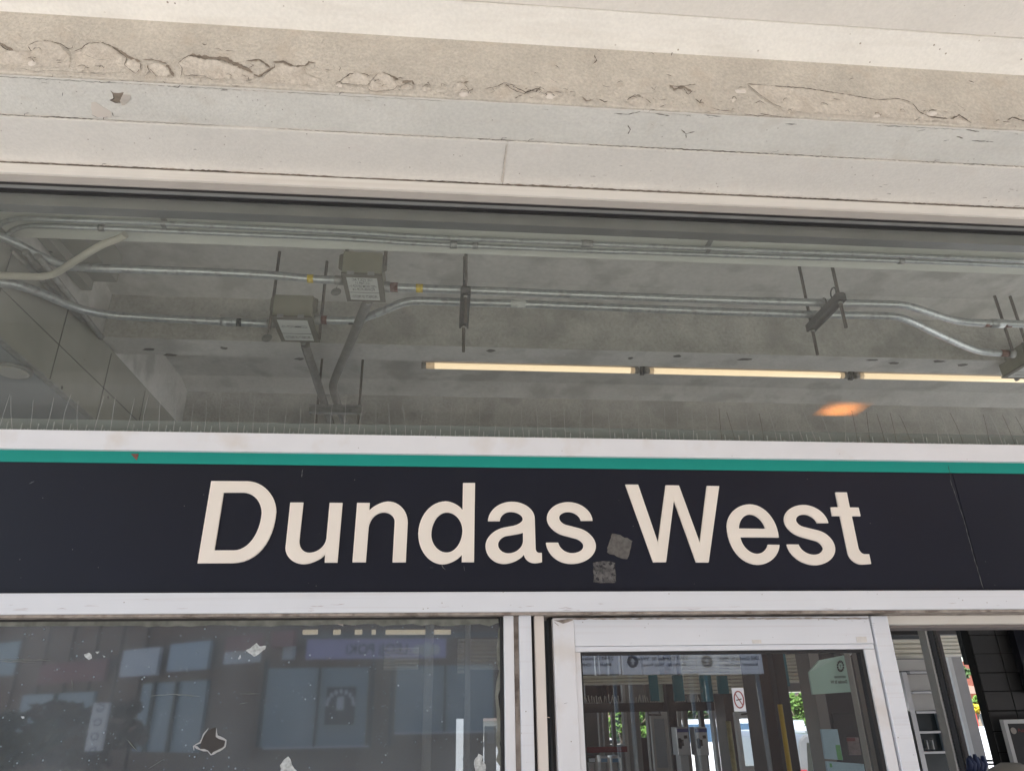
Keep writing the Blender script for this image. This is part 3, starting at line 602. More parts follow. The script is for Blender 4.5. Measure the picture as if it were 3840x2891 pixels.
# ================================================================ JUNCTION BOXES
def jbox(xl, xr, yf, yb, zb, zt, label, lines, flip_knob=True):
    t = thing("junction_box", ((xl+xr)/2, (yf+yb)/2, CZ+zb), label, "junction box", "olive junction boxes in the hall ceiling")
    xbox("casing", m_box, xl, xr, yf, yb, zb+.012, zt, t, bev=.003)
    xbox("lid", m_boxd, xl-.004, xr+.004, yf-.004, yb+.006, zb, zb+.011, t, bev=.002)
    for k in (.22, .74):
        x = xl+(xr-xl)*k; xbox("hinge", m_galv2, x-.017, x+.017, yf-.010, yf-.0045, zb-.003, zb+.015, t, bev=.002)
    W = xr-xl; la = [xl+W*.10, xr-W*.12]; y0, y1 = yf+(yb-yf)*.10, yb-(yb-yf)*.07
    lb = xbox("printed_label", m_paper, la[0], la[1], y0, y1, zb-.0012, zb-.0003, t)
    # writing reads with its top towards the street, so from the street it stands on its head
    zz = CZ+zb-.0018
    D = y1-y0
    def put(s, yc, h, wf):
        wd = (la[1]-la[0])*wf; o = text("label_text", s, m_ink, lb, ((la[0]+la[1])/2+wd/2, yc, zz), (-1, 0, 0), (0, -1, 0), h, wd, bold=.004)
    put("~PROPERTY OF PRESTO~", y0+D*.90, D*.13, .92)
    xbox("rule_line", m_ink, la[0], la[1], y0+D*.645, y0+D*.66, zb-.0020, zb-.0013, lb)
    for s, fy, wf in lines: put(s, y0+D*fy, D*.115, wf)
    MB().tube([((xl+xr)/2+.01, yb+.006, CZ+zb+.004), ((xl+xr)/2+.01, yb+.022, CZ+zb+.004)], .014, 12).build("latch", m_galv2, t)
    # mounting ears
    for sx, x in ((-1, xl), (1, xr)):
        MB().prism([Vector((x+sx*.001, yf+.02, CZ+zt+.001)), Vector((x+sx*.022, yf+.02, CZ+zt-.01)), Vector((x+sx*.022, yf+.02, CZ+zt-.085)), Vector((x+sx*.001, yf+.02, CZ+zt-.10))], Vector((0, .006, 0))).build("mounting_ear", m_boxd, t)
    return t
a, b_ = at(1284, 1000, 3.05), at(1432, 1000, 3.05)
j1 = jbox(a.x, b_.x, 3.05, 3.30, 1.93, 2.062, "olive junction box of the upper left with five lines on its label", [("POWR-FCP-16", .56, .74), ("~FED FROM DP-FCP-1~", .42, .92), ("CCT#9,11", .27, .45), ("120 VOLT AC", .13, .66)])
a2, b2 = at(1020, 1180, 3.49), at(1168, 1180, 3.49)
j2 = jbox(a2.x, b2.x, 3.49, 3.77, 1.93, 2.068, "olive junction box left of and below the other with two lines on its label", [("-COMM-FCP-15-", .36, .9)])
q = atz(3760, 1418, 1.93); xb3 = q.x
j3 = jbox(xb3, xb3+.20, q.y-.27, q.y, 1.93, 2.066, "grey junction box cut off by the right edge of the photo", [("-COMM-FCP-14-", .36, .9)])
# round tags
def cable_tag(px, py, Y, r, label, hx, hy):
    c = at(px, py, Y); t = thing("cable_tag", c, label, "tag", "round tags wired to the conduits")
    n = Vector((-.15, -1, .25)).normalized(); MB().tube([c-n*.0012, c+n*.0012], r, 24).build("disc", m_galv2, t)
    h = at(hx, hy, Y-.01); MB().tube(smooth_path([h+Vector((0, 0, .02)), h+Vector((.008, 0, -.01)), c+Vector((0, 0, r*.85))], 4), .0012, 6).build("wire_loop", m_rod, t)
cable_tag(1260, 1095, 3.24, .026, "round metal tag hanging left of the upper left junction box", 1262, 1052)
cable_tag(1001, 1268, 3.55, .028, "round metal tag hanging left of the lower junction box", 1008, 1216)

# threaded rods and channels
def rod(t, x, y, z0, z1=2.36, r=.0086):
    return MB().tube([(x, y, CZ+z0), (x, y, CZ+z1)], r, 8).build("threaded_rod", m_rod, t)
def hanger(label, x, yn, yf_, z_=1.953, low=1.76):
    t = thing("strut_hanger", (x, (yn+yf_)/2, CZ+z_), label, "pipe hanger", "channel hangers holding the conduit pair")
    b = MB(); h = .042; w2 = .025
    b.box(x-w2, x+w2, yn-.02, yf_+.02, CZ+z_-.004, CZ+z_).box(x-w2, x-w2+.004, yn-.02, yf_+.02, CZ+z_-h, CZ+z_-.004).box(x+w2-.004, x+w2, yn-.02, yf_+.02, CZ+z_-h, CZ+z_-.004)
    b.box(x-w2+.004, x+w2-.004, yn-.018, yf_+.018, CZ+z_-h+.008, CZ+z_-.004)
    b.box(x-w2+.004, x-w2+.010, yn-.02, yf_+.02, CZ+z_-h, CZ+z_-h+.003).box(x+w2-.010, x+w2-.004, yn-.02, yf_+.02, CZ+z_-h, CZ+z_-h+.003)
    b.build("channel", m_chan, t)
    for y in (yn, yf_):
        rod(t, x, y, low)
        MB().tube([(x, y, CZ+z_-h-.010), (x, y, CZ+z_-h)], .0115, 6).build("nut", m_galv2, t)
        MB().box(x-.019, x+.019, y-.018, y+.018, CZ+z_, CZ+z_+.006).build("square_washer", m_chan, t)
    for yc in (3.145, 3.255):
        MB().tube([(x-.010+.0*k, yc+.028*math.cos(k*math.pi/6), CZ+zp+.028*math.sin(k*math.pi/6)) for k in range(-1, 8)], .004, 6).build("pipe_clamp", m_chan, t)
    return t
pn = atz(1745, 1090, zp)
hanger("steel channel hanger square to the view, crossing the conduit pair left of centre", pn.x, pn.y-.06, pn.y+.26)
pn2 = at(3148, 1120, 3.12)
hanger("steel channel hanger seen at a slant on the right of the conduit pair", pn2.x, 3.12, 3.43)
# box hangers
for i, (lab, rods) in enumerate((("pair of rusty rods holding the lower junction box", [(a2.x-.012, 3.52, 1.87), (b2.x+.032, 3.60, 1.86)]),
                                 ("pair of rusty rods holding the upper junction box", [(a.x+.012, 3.07, 2.0), (b_.x+.012, 3.075, 2.0)]),
                                 ("pair of rusty rods at the right edge holding the cut off box", [(at(3784, 1275, 3.72).x, 3.72, 1.97), (at(3836, 1255, 3.72).x, 3.72, 1.97)]))):
    t = thing("rod_pair", (rods[0][0], rods[0][1], CZ+2.2), lab, "rods", "rod pairs of the junction boxes")
    for x, y, z in rods: rod(t, x, y, z)
# cross channel with two rods further back
e0, e1 = atz(1160, 1512, 1.93), atz(1360, 1524, 1.93); yy = (e0.y+e1.y)/2
t = thing("strut_hanger", (e0.x, yy, CZ+1.92), "short double channel hanger low down just above the sign, carrying two grey conduits", "pipe hanger", "channel hangers holding the conduit pair")
MB().box(e0.x, e1.x, yy-.02, yy+.02, CZ+1.91, CZ+1.925).box(e0.x, e1.x, yy-.012, yy+.012, CZ+1.89, CZ+1.91).box(e0.x, e1.x, yy-.02, yy+.02, CZ+1.868, CZ+1.89).build("channel", m_galv2, t, bev=.002)
for px in (1188, 1345):
    x = atz(px, 1515, 1.92).x; rod(t, x, yy, 1.70); MB().tube([(x, yy, CZ+1.855), (x, yy, CZ+1.867)], .014, 6).build("nut", m_galv2, t)

# ================================================================ STRIP LIGHTS behind the second rib
YL, ZL = 4.36, 2.082
segs = [(1581, 2396), (2418, 3180), (3206, 3990)]
for i, (pa, pb) in enumerate(segs):
    A, B = at(pa, 1368+(pa-1581)*.0285, YL), at(pb, 1368+(pb-1581)*.0285, YL)
    t = thing("strip_light", (A.x, YL, CZ+ZL), ["lit warm strip light starting left of centre below the rough beam", "middle lit warm strip light between two dark clips", "lit warm strip light running out at the right edge"][i], "strip light", "lit strip lights behind the concrete rib")
    MB().tube([(A.x+.03, YL, CZ+ZL), (B.x-.03, YL, CZ+ZL)], .020, 16).build("tube", m_lamp, t)
    for xx in ((A.x+.03, A.x+.085) if i == 0 else (A.x+.03, A.x+.06), (B.x-.06, B.x-.03)): MB().tube([(xx[0], YL, CZ+ZL), (xx[1], YL, CZ+ZL)], .0205, 16).build("tube_end", m_lampdim, t)
    MB().tube([(A.x, YL, CZ+ZL), (A.x+.03, YL, CZ+ZL)], .0215, 16).build("end_cap", m_lampend, t)
    MB().tube([(B.x-.03, YL, CZ+ZL), (B.x, YL, CZ+ZL)], .0215, 16).build("end_cap", m_lampend, t)
    xbox("mounting_batten", m_lampend, A.x, B.x, YL-.02, YL+.02, ZL+.03, 2.355, t)
    if i < 2:
        MB().tube([(B.x+.008, YL, CZ+ZL), (B.x+.034, YL-.004, CZ+ZL-.004)], .031, 14).build("clip", m_dark, t)

# ================================================================ OUTDOOR HEATER under the canopy (mirrored in the transom glass)
hv = at(3165, 1535, 5.0); hx, hy, hz = hv.x, 2*2.47-5.0, hv.z
t = thing("radiant_heater", (hx, hy, hz+.2), "grey radiant heater with glowing orange grille hung under the canopy", "heater")
MB().prism([Vector((hx-.17, hy-.17, hz+.16)), Vector((hx-.24, hy-.17, hz+.025)), Vector((hx+.24, hy-.17, hz+.025)), Vector((hx+.17, hy-.17, hz+.16))], Vector((0, .30, 0))).build("housing", mat("dark heater body", (.27, .27, .28), .5), t)
MB().box(hx-.25, hx+.25, hy-.18, hy+.14, hz+.014, hz+.024).build("reflector_plate", m_hous, t)
bh = MB()
for k in range(9): bh.box(hx-.18, hx+.18, hy-.15+.03*k, hy-.15+.03*k+.021, hz+.004, hz+.012)
bh.build("glowing_grille", m_heat, t)
MB().tube([(hx-.2, hy, hz+.3), (hx-.2, hy, CZ+2.36)], .01, 8).tube([(hx+.2, hy, hz+.3), (hx+.2, hy, CZ+2.36)], .01, 8).build("hanging_rods", m_rod, t)

# ================================================================ TRANSOM WINDOW
tw = thing("transom_window", (0, 2.46, CZ+.87), "wide fixed window strip with dusty greenish glass above the station sign", "window")
xbox("head_trim", m_trim, X0, X1, 2.440, 2.50, 1.958, 2.004, tw, bev=.002)
xbox("head_gap_shade", m_gap, X0, X1, 2.455, 2.50, 2.005, 2.03, tw)  # shadow of the recessed gap put into this strip's dark colour
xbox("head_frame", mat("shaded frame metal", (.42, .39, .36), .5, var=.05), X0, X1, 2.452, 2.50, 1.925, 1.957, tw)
xbox("gasket", m_dark, X0, X1, 2.457, 2.50, 1.912, 1.9245, tw)
xbox("glazing_bead", m_alu, X0, X1, 2.455, 2.50, 1.896, 1.9115, tw, bev=.001)
xbox("gasket", m_dark, X0, X1, 2.459, 2.50, 1.890, 1.8955, tw)
xbox("inner_frame", m_alu, X0, X1, 2.478, 2.53, 1.835, 1.8895, tw, bev=.002)
xbox("sill_frame", mat("grey green sill frame", (.26, .30, .31), .5, var=.06), X0, X1, 2.480, 2.53, .80, .948, tw, bev=.003)
MB().box(X0, X1, 2.470, 2.474, CZ+.80, CZ+1.8895).build("glass_pane", g_up, tw)

# ================================================================ STATION SIGN
YS = 2.40
sg = thing("station_sign", (0, YS, CZ+.35), "long black station name sign with green stripe between white rails", "sign")
xbox("sign_panel", m_panel, X0, at(3628, 1990, YS).x, YS, 2.56, .345, .768, sg)
xbox("sign_panel", m_panel, at(3628, 1990, YS).x+.0025, X1, YS, 2.56, .345, .768, sg)
MB().prism([Vector((X0, YS-.0025, at(1920, 1754, YS).z)), Vector((X0, YS-.0025, CZ+.807)), Vector((X1, YS-.0025, CZ+.807)), Vector((X1, YS-.0025, at(1920, 1754, YS).z))], Vector((0, .004, 0))).build("green_stripe", m_green, sg)
xbox("top_rail", m_rail2, X0, X1, 2.382, 2.56, .806, .872, sg, bev=.0025)
xbox("bottom_rail", m_rail, X0, X1, 2.378, 2.56, .289, .3505, sg, bev=.003)
xbox("rail_underside_shade", m_under, X0, X1, 2.386, 2.56, .281, .2885, sg)  # shade under the rail is painted into this strip's dark colour
# long scratch beside the panel seam
sp = [at(x, y, YS-.0005) for x, y in [(1920+.868*1890, 1600+.868*225), (1920+.868*1950, 1600+.868*400), (1920+.868*1985, 1600+.868*530), (1920+.868*2035, 1600+.868*700)]]
ribbon(sp, .0025, FR, mat("scratch", (.13, .13, .13), .8), "scratch", sg, jit=.0012, step=.012)
ribbon([at(3555, 1745, YS-.003), at(3565, 1790, YS-.003), at(3572, 1830, YS-.001)], .003, FR, m_ink, "scratch", sg, jit=.001, step=.01)
for pl in ([(1656, 2115), (1662, 2128), (1671, 2136)], [(1740, 2120), (1742, 2140)], [(1612, 2128), (1625, 2128)], [(110, 1815), (130, 1805)], [(1135, 1760), (1132, 1790)]):
    ribbon([at(x, y, YS-.0005) for x, y in pl], .0022, FR, mat("fine scratch", (.2, .2, .2), .8), "scratch", sg, jit=.001, step=.006)
for k in range(26):
    px, py = random.uniform(0, 3840), random.uniform(2245, 2290); l = random.uniform(15, 60)
    ribbon([at(px, py, 2.377), at(px+l*.5, py+random.uniform(-2, 2), 2.377), at(px+l, py+random.uniform(-3, 3), 2.377)], .0013, FR, mat("rail scratch", (.42, .36, .36), .7), "scratch", sg, jit=.0006, step=.01, lift=.0006)
MB().prism([at(490, 1701, YS-.004), at(520, 1702, YS-.004), at(512, 1726, YS-.004)], Vector((0, .001, 0))).build("torn_corner", m_rust, sg)
# ---- letters traced on the sign plane
def arc(p0, c, p1, k=.56, n=12):
    p0, c, p1 = Vector(p0), Vector(c), Vector(p1); c1 = p0.lerp(c, k); c2 = p1.lerp(c, k); out = []
    for i in range(1, n+1):
        t = i/n; u = 1-t; out.append(tuple(u**3*p0+3*u*u*t*c1+3*u*t*t*c2+t**3*p1))
    return out
def path(cmds):
    out = [cmds[0]]
    for c in cmds[1:]:
        if c[0] == 'A': out += arc(out[-1], c[1], c[2])
        elif c[0] == 'K': out += arc(out[-1], c[1], c[2], c[3])
        else: out.append(c)
    if (Vector(out[0])-Vector(out[-1])).length < 2: out.pop()
    return out
A_ = 'A'
LET = [
 ("D", 700, [[(347, 167), (850, 170), (A_, (1238, 180), (1243, 590)), ('K', (1185, 1297), (640, 1297), .60), (157, 1300)],
             [(517, 324), (790, 324), (A_, (1043, 328), (1043, 610)), (A_, (1000, 1122), (660, 1122)), (390, 1122)]]),
 ("u", 700, [[(1437, 463), (1618, 463), (1562, 985), (A_, (1548, 1155), (1700, 1155)), (A_, (1915, 1150), (1936, 950)), (1980, 466), (2158, 468), (2087, 1289), (1911, 1289), (1918, 1180), (A_, (1800, 1310), (1620, 1311)), (A_, (1368, 1308), (1370, 1090))]]),
 ("n", 1300, [[(147, 467), (321, 468), (315, 572), (A_, (430, 450), (575, 449)), (A_, (848, 449), (845, 740)), (818, 1285), (635, 1285), (665, 735), (A_, (672, 597), (515, 597)), (A_, (315, 600), (303, 830)), (267, 1285), (82, 1285)]]),
 ("d", 1300, [[(1608, 193), (1774, 193), (1760, 1283), (1590, 1283), (1592, 1182), (A_, (1490, 1313), (1325, 1313)), (A_, (989, 1305), (990, 890)), (A_, (1005, 446), (1370, 446)), (A_, (1520, 450), (1601, 566))],
              [(1385, 597), (A_, (1600, 600), (1600, 850)), (A_, (1590, 1152), (1380, 1152)), (A_, (1170, 1145), (1170, 900)), (A_, (1180, 600), (1385, 597))]]),
 ("a", 1780, [[(182, 718), (346, 718), (A_, (352, 590), (495, 590)), (A_, (663, 592), (663, 690)), (A_, (662, 765), (500, 790)), (440, 800), (A_, (149, 840), (149, 1060)), (A_, (152, 1308), (405, 1308)), (A_, (585, 1308), (681, 1178)), (A_, (695, 1298), (830, 1298)), (A_, (880, 1298), (928, 1282)), (925, 1156), (890, 1156), (A_, (843, 1156), (840, 1100)), (828, 690), (A_, (828, 452), (510, 452)), (A_, (195, 452), (182, 718))],
              [(667, 876), (668, 990), (A_, (655, 1163), (460, 1163)), (A_, (322, 1160), (322, 1040)), (A_, (330, 940), (440, 922)), (530, 908), (A_, (620, 898), (667, 876))]]),
 ("s", 1780, [[(983, 1015), (1152, 1015), (A_, (1180, 1160), (1345, 1160)), (A_, (1500, 1158), (1500, 1060)), (A_, (1500, 985), (1385, 957)), (1225, 915), (A_, (996, 850), (996, 680)), (A_, (996, 457), (1290, 457)), (A_, (1600, 460), (1626, 712)), (1464, 712), (A_, (1440, 592), (1290, 592)), (A_, (1165, 592), (1165, 672)), (A_, (1165, 745), (1265, 773)), (1430, 815), (A_, (1671, 875), (1671, 1065)), (A_, (1671, 1308), (1330, 1308)), (A_, (1010, 1305), (983, 1015))]]),
 ("W", 2300, [[(161, 214), (337, 216), (610, 1013), (717, 225), (900, 227), (1187, 1013), (1284, 233), (1456, 236), (1310, 1287), (1138, 1287), (830, 436), (723, 1284), (545, 1284)]]),
 ("e", 2700, [[(273, 941), (803, 944), (A_, (760, 490), (400, 487)), (A_, (88, 490), (88, 790)), (A_, (110, 1318), (515, 1320)), (A_, (805, 1318), (813, 1046)), (652, 1043), (A_, (638, 1168), (500, 1170)), (A_, (315, 1162), (273, 941))],
              [(253, 820), (621, 825), (A_, (570, 628), (405, 626)), (A_, (252, 628), (253, 820))]]),
 ("s", 2700, [[(915, 1040), (1076, 1040), (A_, (1125, 1182), (1290, 1182)), (A_, (1417, 1180), (1417, 1095)), (A_, (1410, 1015), (1295, 986)), (1130, 942), (A_, (877, 880), (877, 690)), (A_, (880, 495), (1140, 495)), (A_, (1430, 498), (1488, 745)), (1334, 745), (A_, (1290, 628), (1150, 626)), (A_, (1040, 626), (1040, 702)), (A_, (1045, 772), (1145, 798)), (1345, 847), (A_, (1580, 905), (1582, 1110)), (A_, (1580, 1326), (1300, 1326)), (A_, (980, 1322), (915, 1040))]]),
 ("t", 2700, [[(1585, 322), (1742, 323), (1783, 530), (1905, 532), (1932, 650), (1811, 650), (1900, 1080), (A_, (1920, 1175), (1990, 1174)), (2050, 1174), (2078, 1307), (A_, (2000, 1316), (1950, 1316)), (A_, (1805, 1316), (1760, 1165)), (1650, 648), (1543, 646), (1520, 528), (1627, 526)]]),
]
def offset(poly, d):
    n = len(poly); ar = sum(poly[i][0]*poly[(i+1) % n][1]-poly[(i+1) % n][0]*poly[i][1] for i in range(n)); out = []
    for i in range(n):
        a, b, c = Vector(poly[i-1]), Vector(poly[i]), Vector(poly[(i+1) % n]); e1, e2 = (b-a), (c-b)
        if e1.length < 1e-7 or e2.length < 1e-7: continue
        e1.normalize(); e2.normalize(); n1, n2 = Vector((-e1.y, e1.x)), Vector((-e2.y, e2.x)); m_ = (n1+n2)
        if m_.length < .3: m_ = n1
        else: m_ = m_*(1/(m_.length*m_.length/2))
        out.append(tuple(b+m_*d*(1 if ar > 0 else -1)))
    return out
for ch, ox, cs in LET:
    W = [[(lambda p: (p.x, p.z))(at(ox+x*.27125, 1760+y*.27125, YS)) for x, y in path(c)] for c in cs]
    def put(ws, ext, yc, m, name, par):
        me = curve_mesh(ws, ext)
        me.transform(Matrix(((1, 0, 0, 0), (0, 0, -1, yc), (0, 1, 0, 0), (0, 0, 0, 1)))); return mesh_obj(name, me, m, par)
    base = put(W, .003, YS-.003, m_let_edge, "letter", sg)
    ins = [offset(W[0], .0026)]+[offset(c, -.0026) for c in W[1:]]
    put(ins, .0005, YS-.0066, m_let, "letter_face", base)
# tape residue
def tp(x, y): return (2150+.1562*x, 1960+.1562*y)
def patch(poly, zf, m, name, label=None, Y=YS-.001, par=sg, amp=.0012, step=.006, th=.0005):
    P = [at(*zf(x, y), Y) for x, y in poly]; P = [Vector((p[0], Y, p[1])) for p in jag([(p.x, p.z) for p in P], amp, step)]
    o = MB().prism(P, Vector((0, th, 0))).build(name, m, par)
    if label: o["label"] = label
    return o
patch([(930, 260), (985, 262), (1130, 290), (1230, 365), (1300, 360), (1415, 435), (1380, 590), (1330, 800), (1290, 865), (1230, 870), (1100, 830), (980, 770), (860, 740), (812, 700), (820, 600), (870, 450)], tp, m_tape, "tape_residue", "solid grey square of tape residue by the W")
patch([(480, 950), (600, 930), (760, 915), (900, 915), (1000, 970), (1005, 1130), (1020, 1260), (1020, 1400), (1000, 1440), (850, 1430), (690, 1445), (490, 1425), (490, 1290), (480, 1160)], tp, m_tape2, "tape_residue", "scraped blotchy grey square of tape residue under the gap")

# ================================================================ BIRD SPIKES on the top rail
xs0, xs1 = at(-60, 1650, 2.40).x, at(3900, 1690, 2.40).x; NS = 9
for k in range(NS):
    xa = xs0+(xs1-xs0)*k/NS; xb = xs0+(xs1-xs0)*(k+1)/NS-.006; zt = CZ+.8725
    lab = ["strip of bird spikes at the left end of the sign top"]+["%s strip of bird spikes from the left on the sign top" % s for s in ("second", "third", "fourth", "fifth", "sixth", "seventh", "eighth")]+["strip of bird spikes at the right end of the sign top"]
    t = thing("bird_spike_strip", ((xa+xb)/2, 2.42, zt), lab[k], "bird spikes", "bird spike strips along the top of the sign")
    MB().box(xa, xb, 2.405, 2.43, zt, zt+.004).build("base_strip", m_peg2, t)
    n = 8; right = k > 5
    for i in range(n):
        x = xa+(xb-xa)*(i+.5)/n+random.uniform(-.004, .004); ln = random.gauss(.124, .007)
        lean = random.gauss(.0, .007)+(0.0 if not right else random.choice([0, 0, -.030])); kink = random.gauss(0, .002)
        if k < 3 and random.random() < .2: lean += random.choice([.03, -.02])
        pts = [(x, 2.412, zt), (x+lean*.45+kink, 2.405, zt+ln*.5), (x+lean, 2.400, zt+ln)]
        MB().tube(smooth_path(pts, 3), .00078, 5).build("wire", m_spike if not (right and random.random() < .5) else m_rod, t)
        for dx, h in ((.018, .038), (.030, .018), (-.012, .016)):
            if random.random() < .92:
                MB().tube([(x+dx, 2.42, zt), (x+dx+random.uniform(-.002, .002), 2.42, zt+h*random.uniform(.8, 1.1))], .0017, 6).build("peg", m_peg, t)

# ================================================================ LOWER LEFT WINDOW AND MULLIONS
zb0 = -CZ
swn = thing("storefront_window", (0, YG, 0), "large dirty shop front window at lower left full of spots and torn film", "window")
xr_ = at(1872, 2600, YG).x
MB().box(X0, xr_, YG, YG+.006, .6, CZ+.282).build("glass_pane", g_lo, swn)
xbox("head_grime", m_grime, X0, xr_, YG-.004, YG+.0, .262, .2745, swn)
xbox("head_gasket", m_dark, X0, xr_, YG-.006, YG+.03, .2745, .281, swn)
def vpost(name, m, pa, pb, py, Y, d, par, z1=.281, bev=.003):
    a_, b__ = at(pa, py, Y), at(pb, py, Y); return MB().box(a_.x, b__.x, Y, Y+d, 0, CZ+z1).build(name, m, par, bev=bev)
vpost("side_gasket", m_dark, 1874, 1888, 2320, YG-.012, .05, swn)
vpost("frame_edge", m_rail2, 1889, 1926, 2320, 2.405, .12, swn)
mu = thing("mullion_post", (at(1968, 2400, 2.4).x, 2.40, 0), "narrow white mullion post with grimy sealant left of the door", "post")
vpost("sealant", m_under, 1926, 1946, 2320, 2.42, .08, mu)
vpost("post", m_rail, 1946, 1992, 2320, 2.398, .14, mu)
mu2 = thing("mullion_post", (at(2020, 2400, 2.4).x, 2.40, 0), "narrow cream mullion post beside the dark gap left of the door", "post")
vpost("gap_strip", m_dark, 1992, 2003, 2320, 2.43, .06, mu2)
vpost("post", mat("cream painted post", (.74, .68, .63), .45, var=.03, blotch=(6, (.6, .53, .45), .6, .5)), 2003, 2040, 2320, 2.41, .12, mu2)
vpost("gasket", m_dark, 2058, 2072, 2320, 2.45, .06, mu2)
# film scraps and holes on the left pane
ZA = lambda x, y: (.452*x, 2200+.452*y)
ZB = lambda x, y: (950+.452*x, 2200+.452*y)
YP = YG-.0012
def scrap(poly, zf, m, name, label=None): return patch(poly, zf, m, name, label, Y=YP, par=swn, amp=.0015, step=.007, th=.0006)
scrap([(2040, 530), (2125, 468), (2150, 490), (2212, 490), (2200, 515), (2110, 580), (2080, 560)], ZA, m_foil, "film_scrap", "silver scrap of torn film near the top of the pane")
scrap([(1972, 592), (1998, 562), (2000, 590), (1985, 600)], ZA, m_foil, "film_scrap")
scrap([(700, 560), (735, 542), (762, 560), (760, 592), (740, 608), (700, 580)], ZA, m_foil, "film_scrap", "small rounded silver scrap of film at left")
scrap([(790, 536), (824, 534), (810, 552)], ZA, m_foil, "film_scrap"); scrap([(850, 566), (872, 575), (858, 590)], ZA, m_foil, "film_scrap")
scrap([(176, 1072), (195, 1070), (204, 1090), (185, 1092)], ZA, m_foil, "film_scrap")
scrap([(285, 1408), (310, 1430), (318, 1470), (360, 1520), (370, 1620), (240, 1620), (222, 1480), (255, 1430)], ZB, m_foil, "film_scrap", "silver scrap of torn film at the bottom of the pane")
scrap([(1870, 1380), (1905, 1400), (1900, 1440), (1925, 1470), (1935, 1620), (1850, 1620), (1830, 1440)], ZB, m_foil, "film_scrap", "tall silver scrap of film beside the mullion")
scrap([(1740, 1180), (1795, 1165), (1800, 1235), (1875, 1270), (1870, 1320), (1760, 1390), (1730, 1355), (1660, 1340), (1670, 1270), (1700, 1220)], ZA, m_hole, "bare_patch", "dark heart shaped patch where the film is gone")
YP = YG-.0022
for pl in ([(1730, 1170), (1690, 1220), (1660, 1290), (1605, 1320), (1612, 1355)], [(1605, 1315), (1660, 1345), (1725, 1358), (1750, 1392), (1868, 1325), (1876, 1270), (1800, 1235), (1797, 1170)]):
    ribbon([at(*ZA(x, y), YP) for x, y in pl], .006, FR, m_edge, "torn_edge", swn, jit=.001, step=.008, lift=.0004)
for pl in ([(1240, 905), (1420, 890), (1660, 905)], [(1990, 883), (2150, 886)], [(0, 600), (250, 604), (420, 606)], [(0, 618), (300, 622)], [(1060, 1270), (1140, 1360)], [(1980, 970), (2060, 958)], [(598, 760), (600, 850)], [(1230, 1505), (1370, 1420)]):
    ribbon([at(*ZA(x, y), YP) for x, y in pl], .0018, FR, m_grime, "scratch", swn, jit=.001, step=.012, lift=.0004)
ribbon([at(x, 2336, YP) for x in (-40, 400, 900, 1400, 1870)], .016, FR, m_grime, "edge_grime", swn, jit=.003, step=.03, lift=.0004)
ribbon([at(x, 2326, YP) for x in (-40, 400, 900, 1400, 1870)], .006, FR, m_under, "edge_grime", swn, jit=.003, step=.02, lift=.0008)
ribbon([at(*ZB(x, y), YP) for x, y in [(2040, 330), (2050, 500), (2055, 700), (2035, 800), (2030, 900), (2020, 1000), (2040, 1100), (2030, 1300), (2045, 1500)]], .020, FR, m_grime, "edge_grime", swn, jit=.006, step=.02, lift=.0004)
ribbon([at(*ZB(x, y), YP) for x, y in [(630, 262), (690, 300), (740, 315), (750, 262)]], .012, FR, m_under, "edge_grime", swn, jit=.003, step=.01, lift=.0006)

# ================================================================ SLIDING DOOR
YD = 2.415
sd_ = thing("sliding_door", (at(2700, 2600, YD).x, YD, 0), "white framed sliding glass door under the station sign", "door")
vpost("stile", m_rail2, 2073, 2152, 2322, YD, .05, sd_, z1=.274)
vpost("stile", m_rail, 3268, 3330, 2322, YD, .05, sd_, z1=.274)
xa, xb = at(2153.5, 2350, YD).x, at(3266.5, 2350, YD).x
zt1, zt2 = at(2700, 2417, YD).z, at(2700, 2438, YD+.006).z
MB().box(xa, xb, YD+.002, YD+.05, zt1, CZ+.274).build("top_rail", m_rail, sd_, bev=.002)
MB().box(xa, xb, YD+.006, YD+.045, zt2, zt1-.001).build("glazing_bead", m_rail, sd_, bev=.0015)
gx0, gx1 = at(2178, 2450, YD).x, at(3248, 2450, YD).x
MB().box(xa, gx0, YD+.006, YD+.045, .2, zt2-.001).build("glazing_bead", m_rail2, sd_, bev=.0015)
MB().box(gx1, xb, YD+.006, YD+.045, .2, zt2-.001).build("glazing_bead", m_rail2, sd_, bev=.0015)
MB().box(gx0, gx1, YD+.014, YD+.04, zt2-.010, zt2-.001).box(gx0, gx0+.006, YD+.014, YD+.04, .2, zt2-.010).box(gx1-.012, gx1, YD+.014, YD+.04, .2, zt2-.010).build("gasket", m_dark, sd_)
MB().box(xa, xb, YD+.002, YD+.05, 0, .2).build("bottom_rail", m_rail, sd_)
MB().box(gx0, gx1, YD+.026, YD+.032, .2, zt2-.010).build("glass_pane", g_door, sd_)
for pl, wd_, mm in (([(2078, 2326), (2110, 2330), (2148, 2324)], .010, m_under), ([(2080, 2332), (2095, 2345)], .012, m_plaster_shade), ([(2115, 2636), (2128, 2634)], .003, m_ink), ([(2365, 2414), (2368, 2409)], .003, m_ink), ([(3240, 2330), (3246, 2331)], .003, m_ink), ([(3262, 2337), (3280, 2337)], .002, m_ink), ([(3262, 2344), (3280, 2345)], .002, m_ink), ([(3262, 2351), (3282, 2352)], .002, m_ink), ([(2122, 2216+104), (3260, 2318)], .0045, m_under), ([(3125, 2322), (3140, 2326)], .004, m_under), ([(3190, 2326), (3200, 2328)], .004, m_under)):
    ribbon([at(x, y, YD-.0005) for x, y in pl], wd_, FR, mm, "scuff", sd_, jit=.0008, step=.012, lift=.0008)
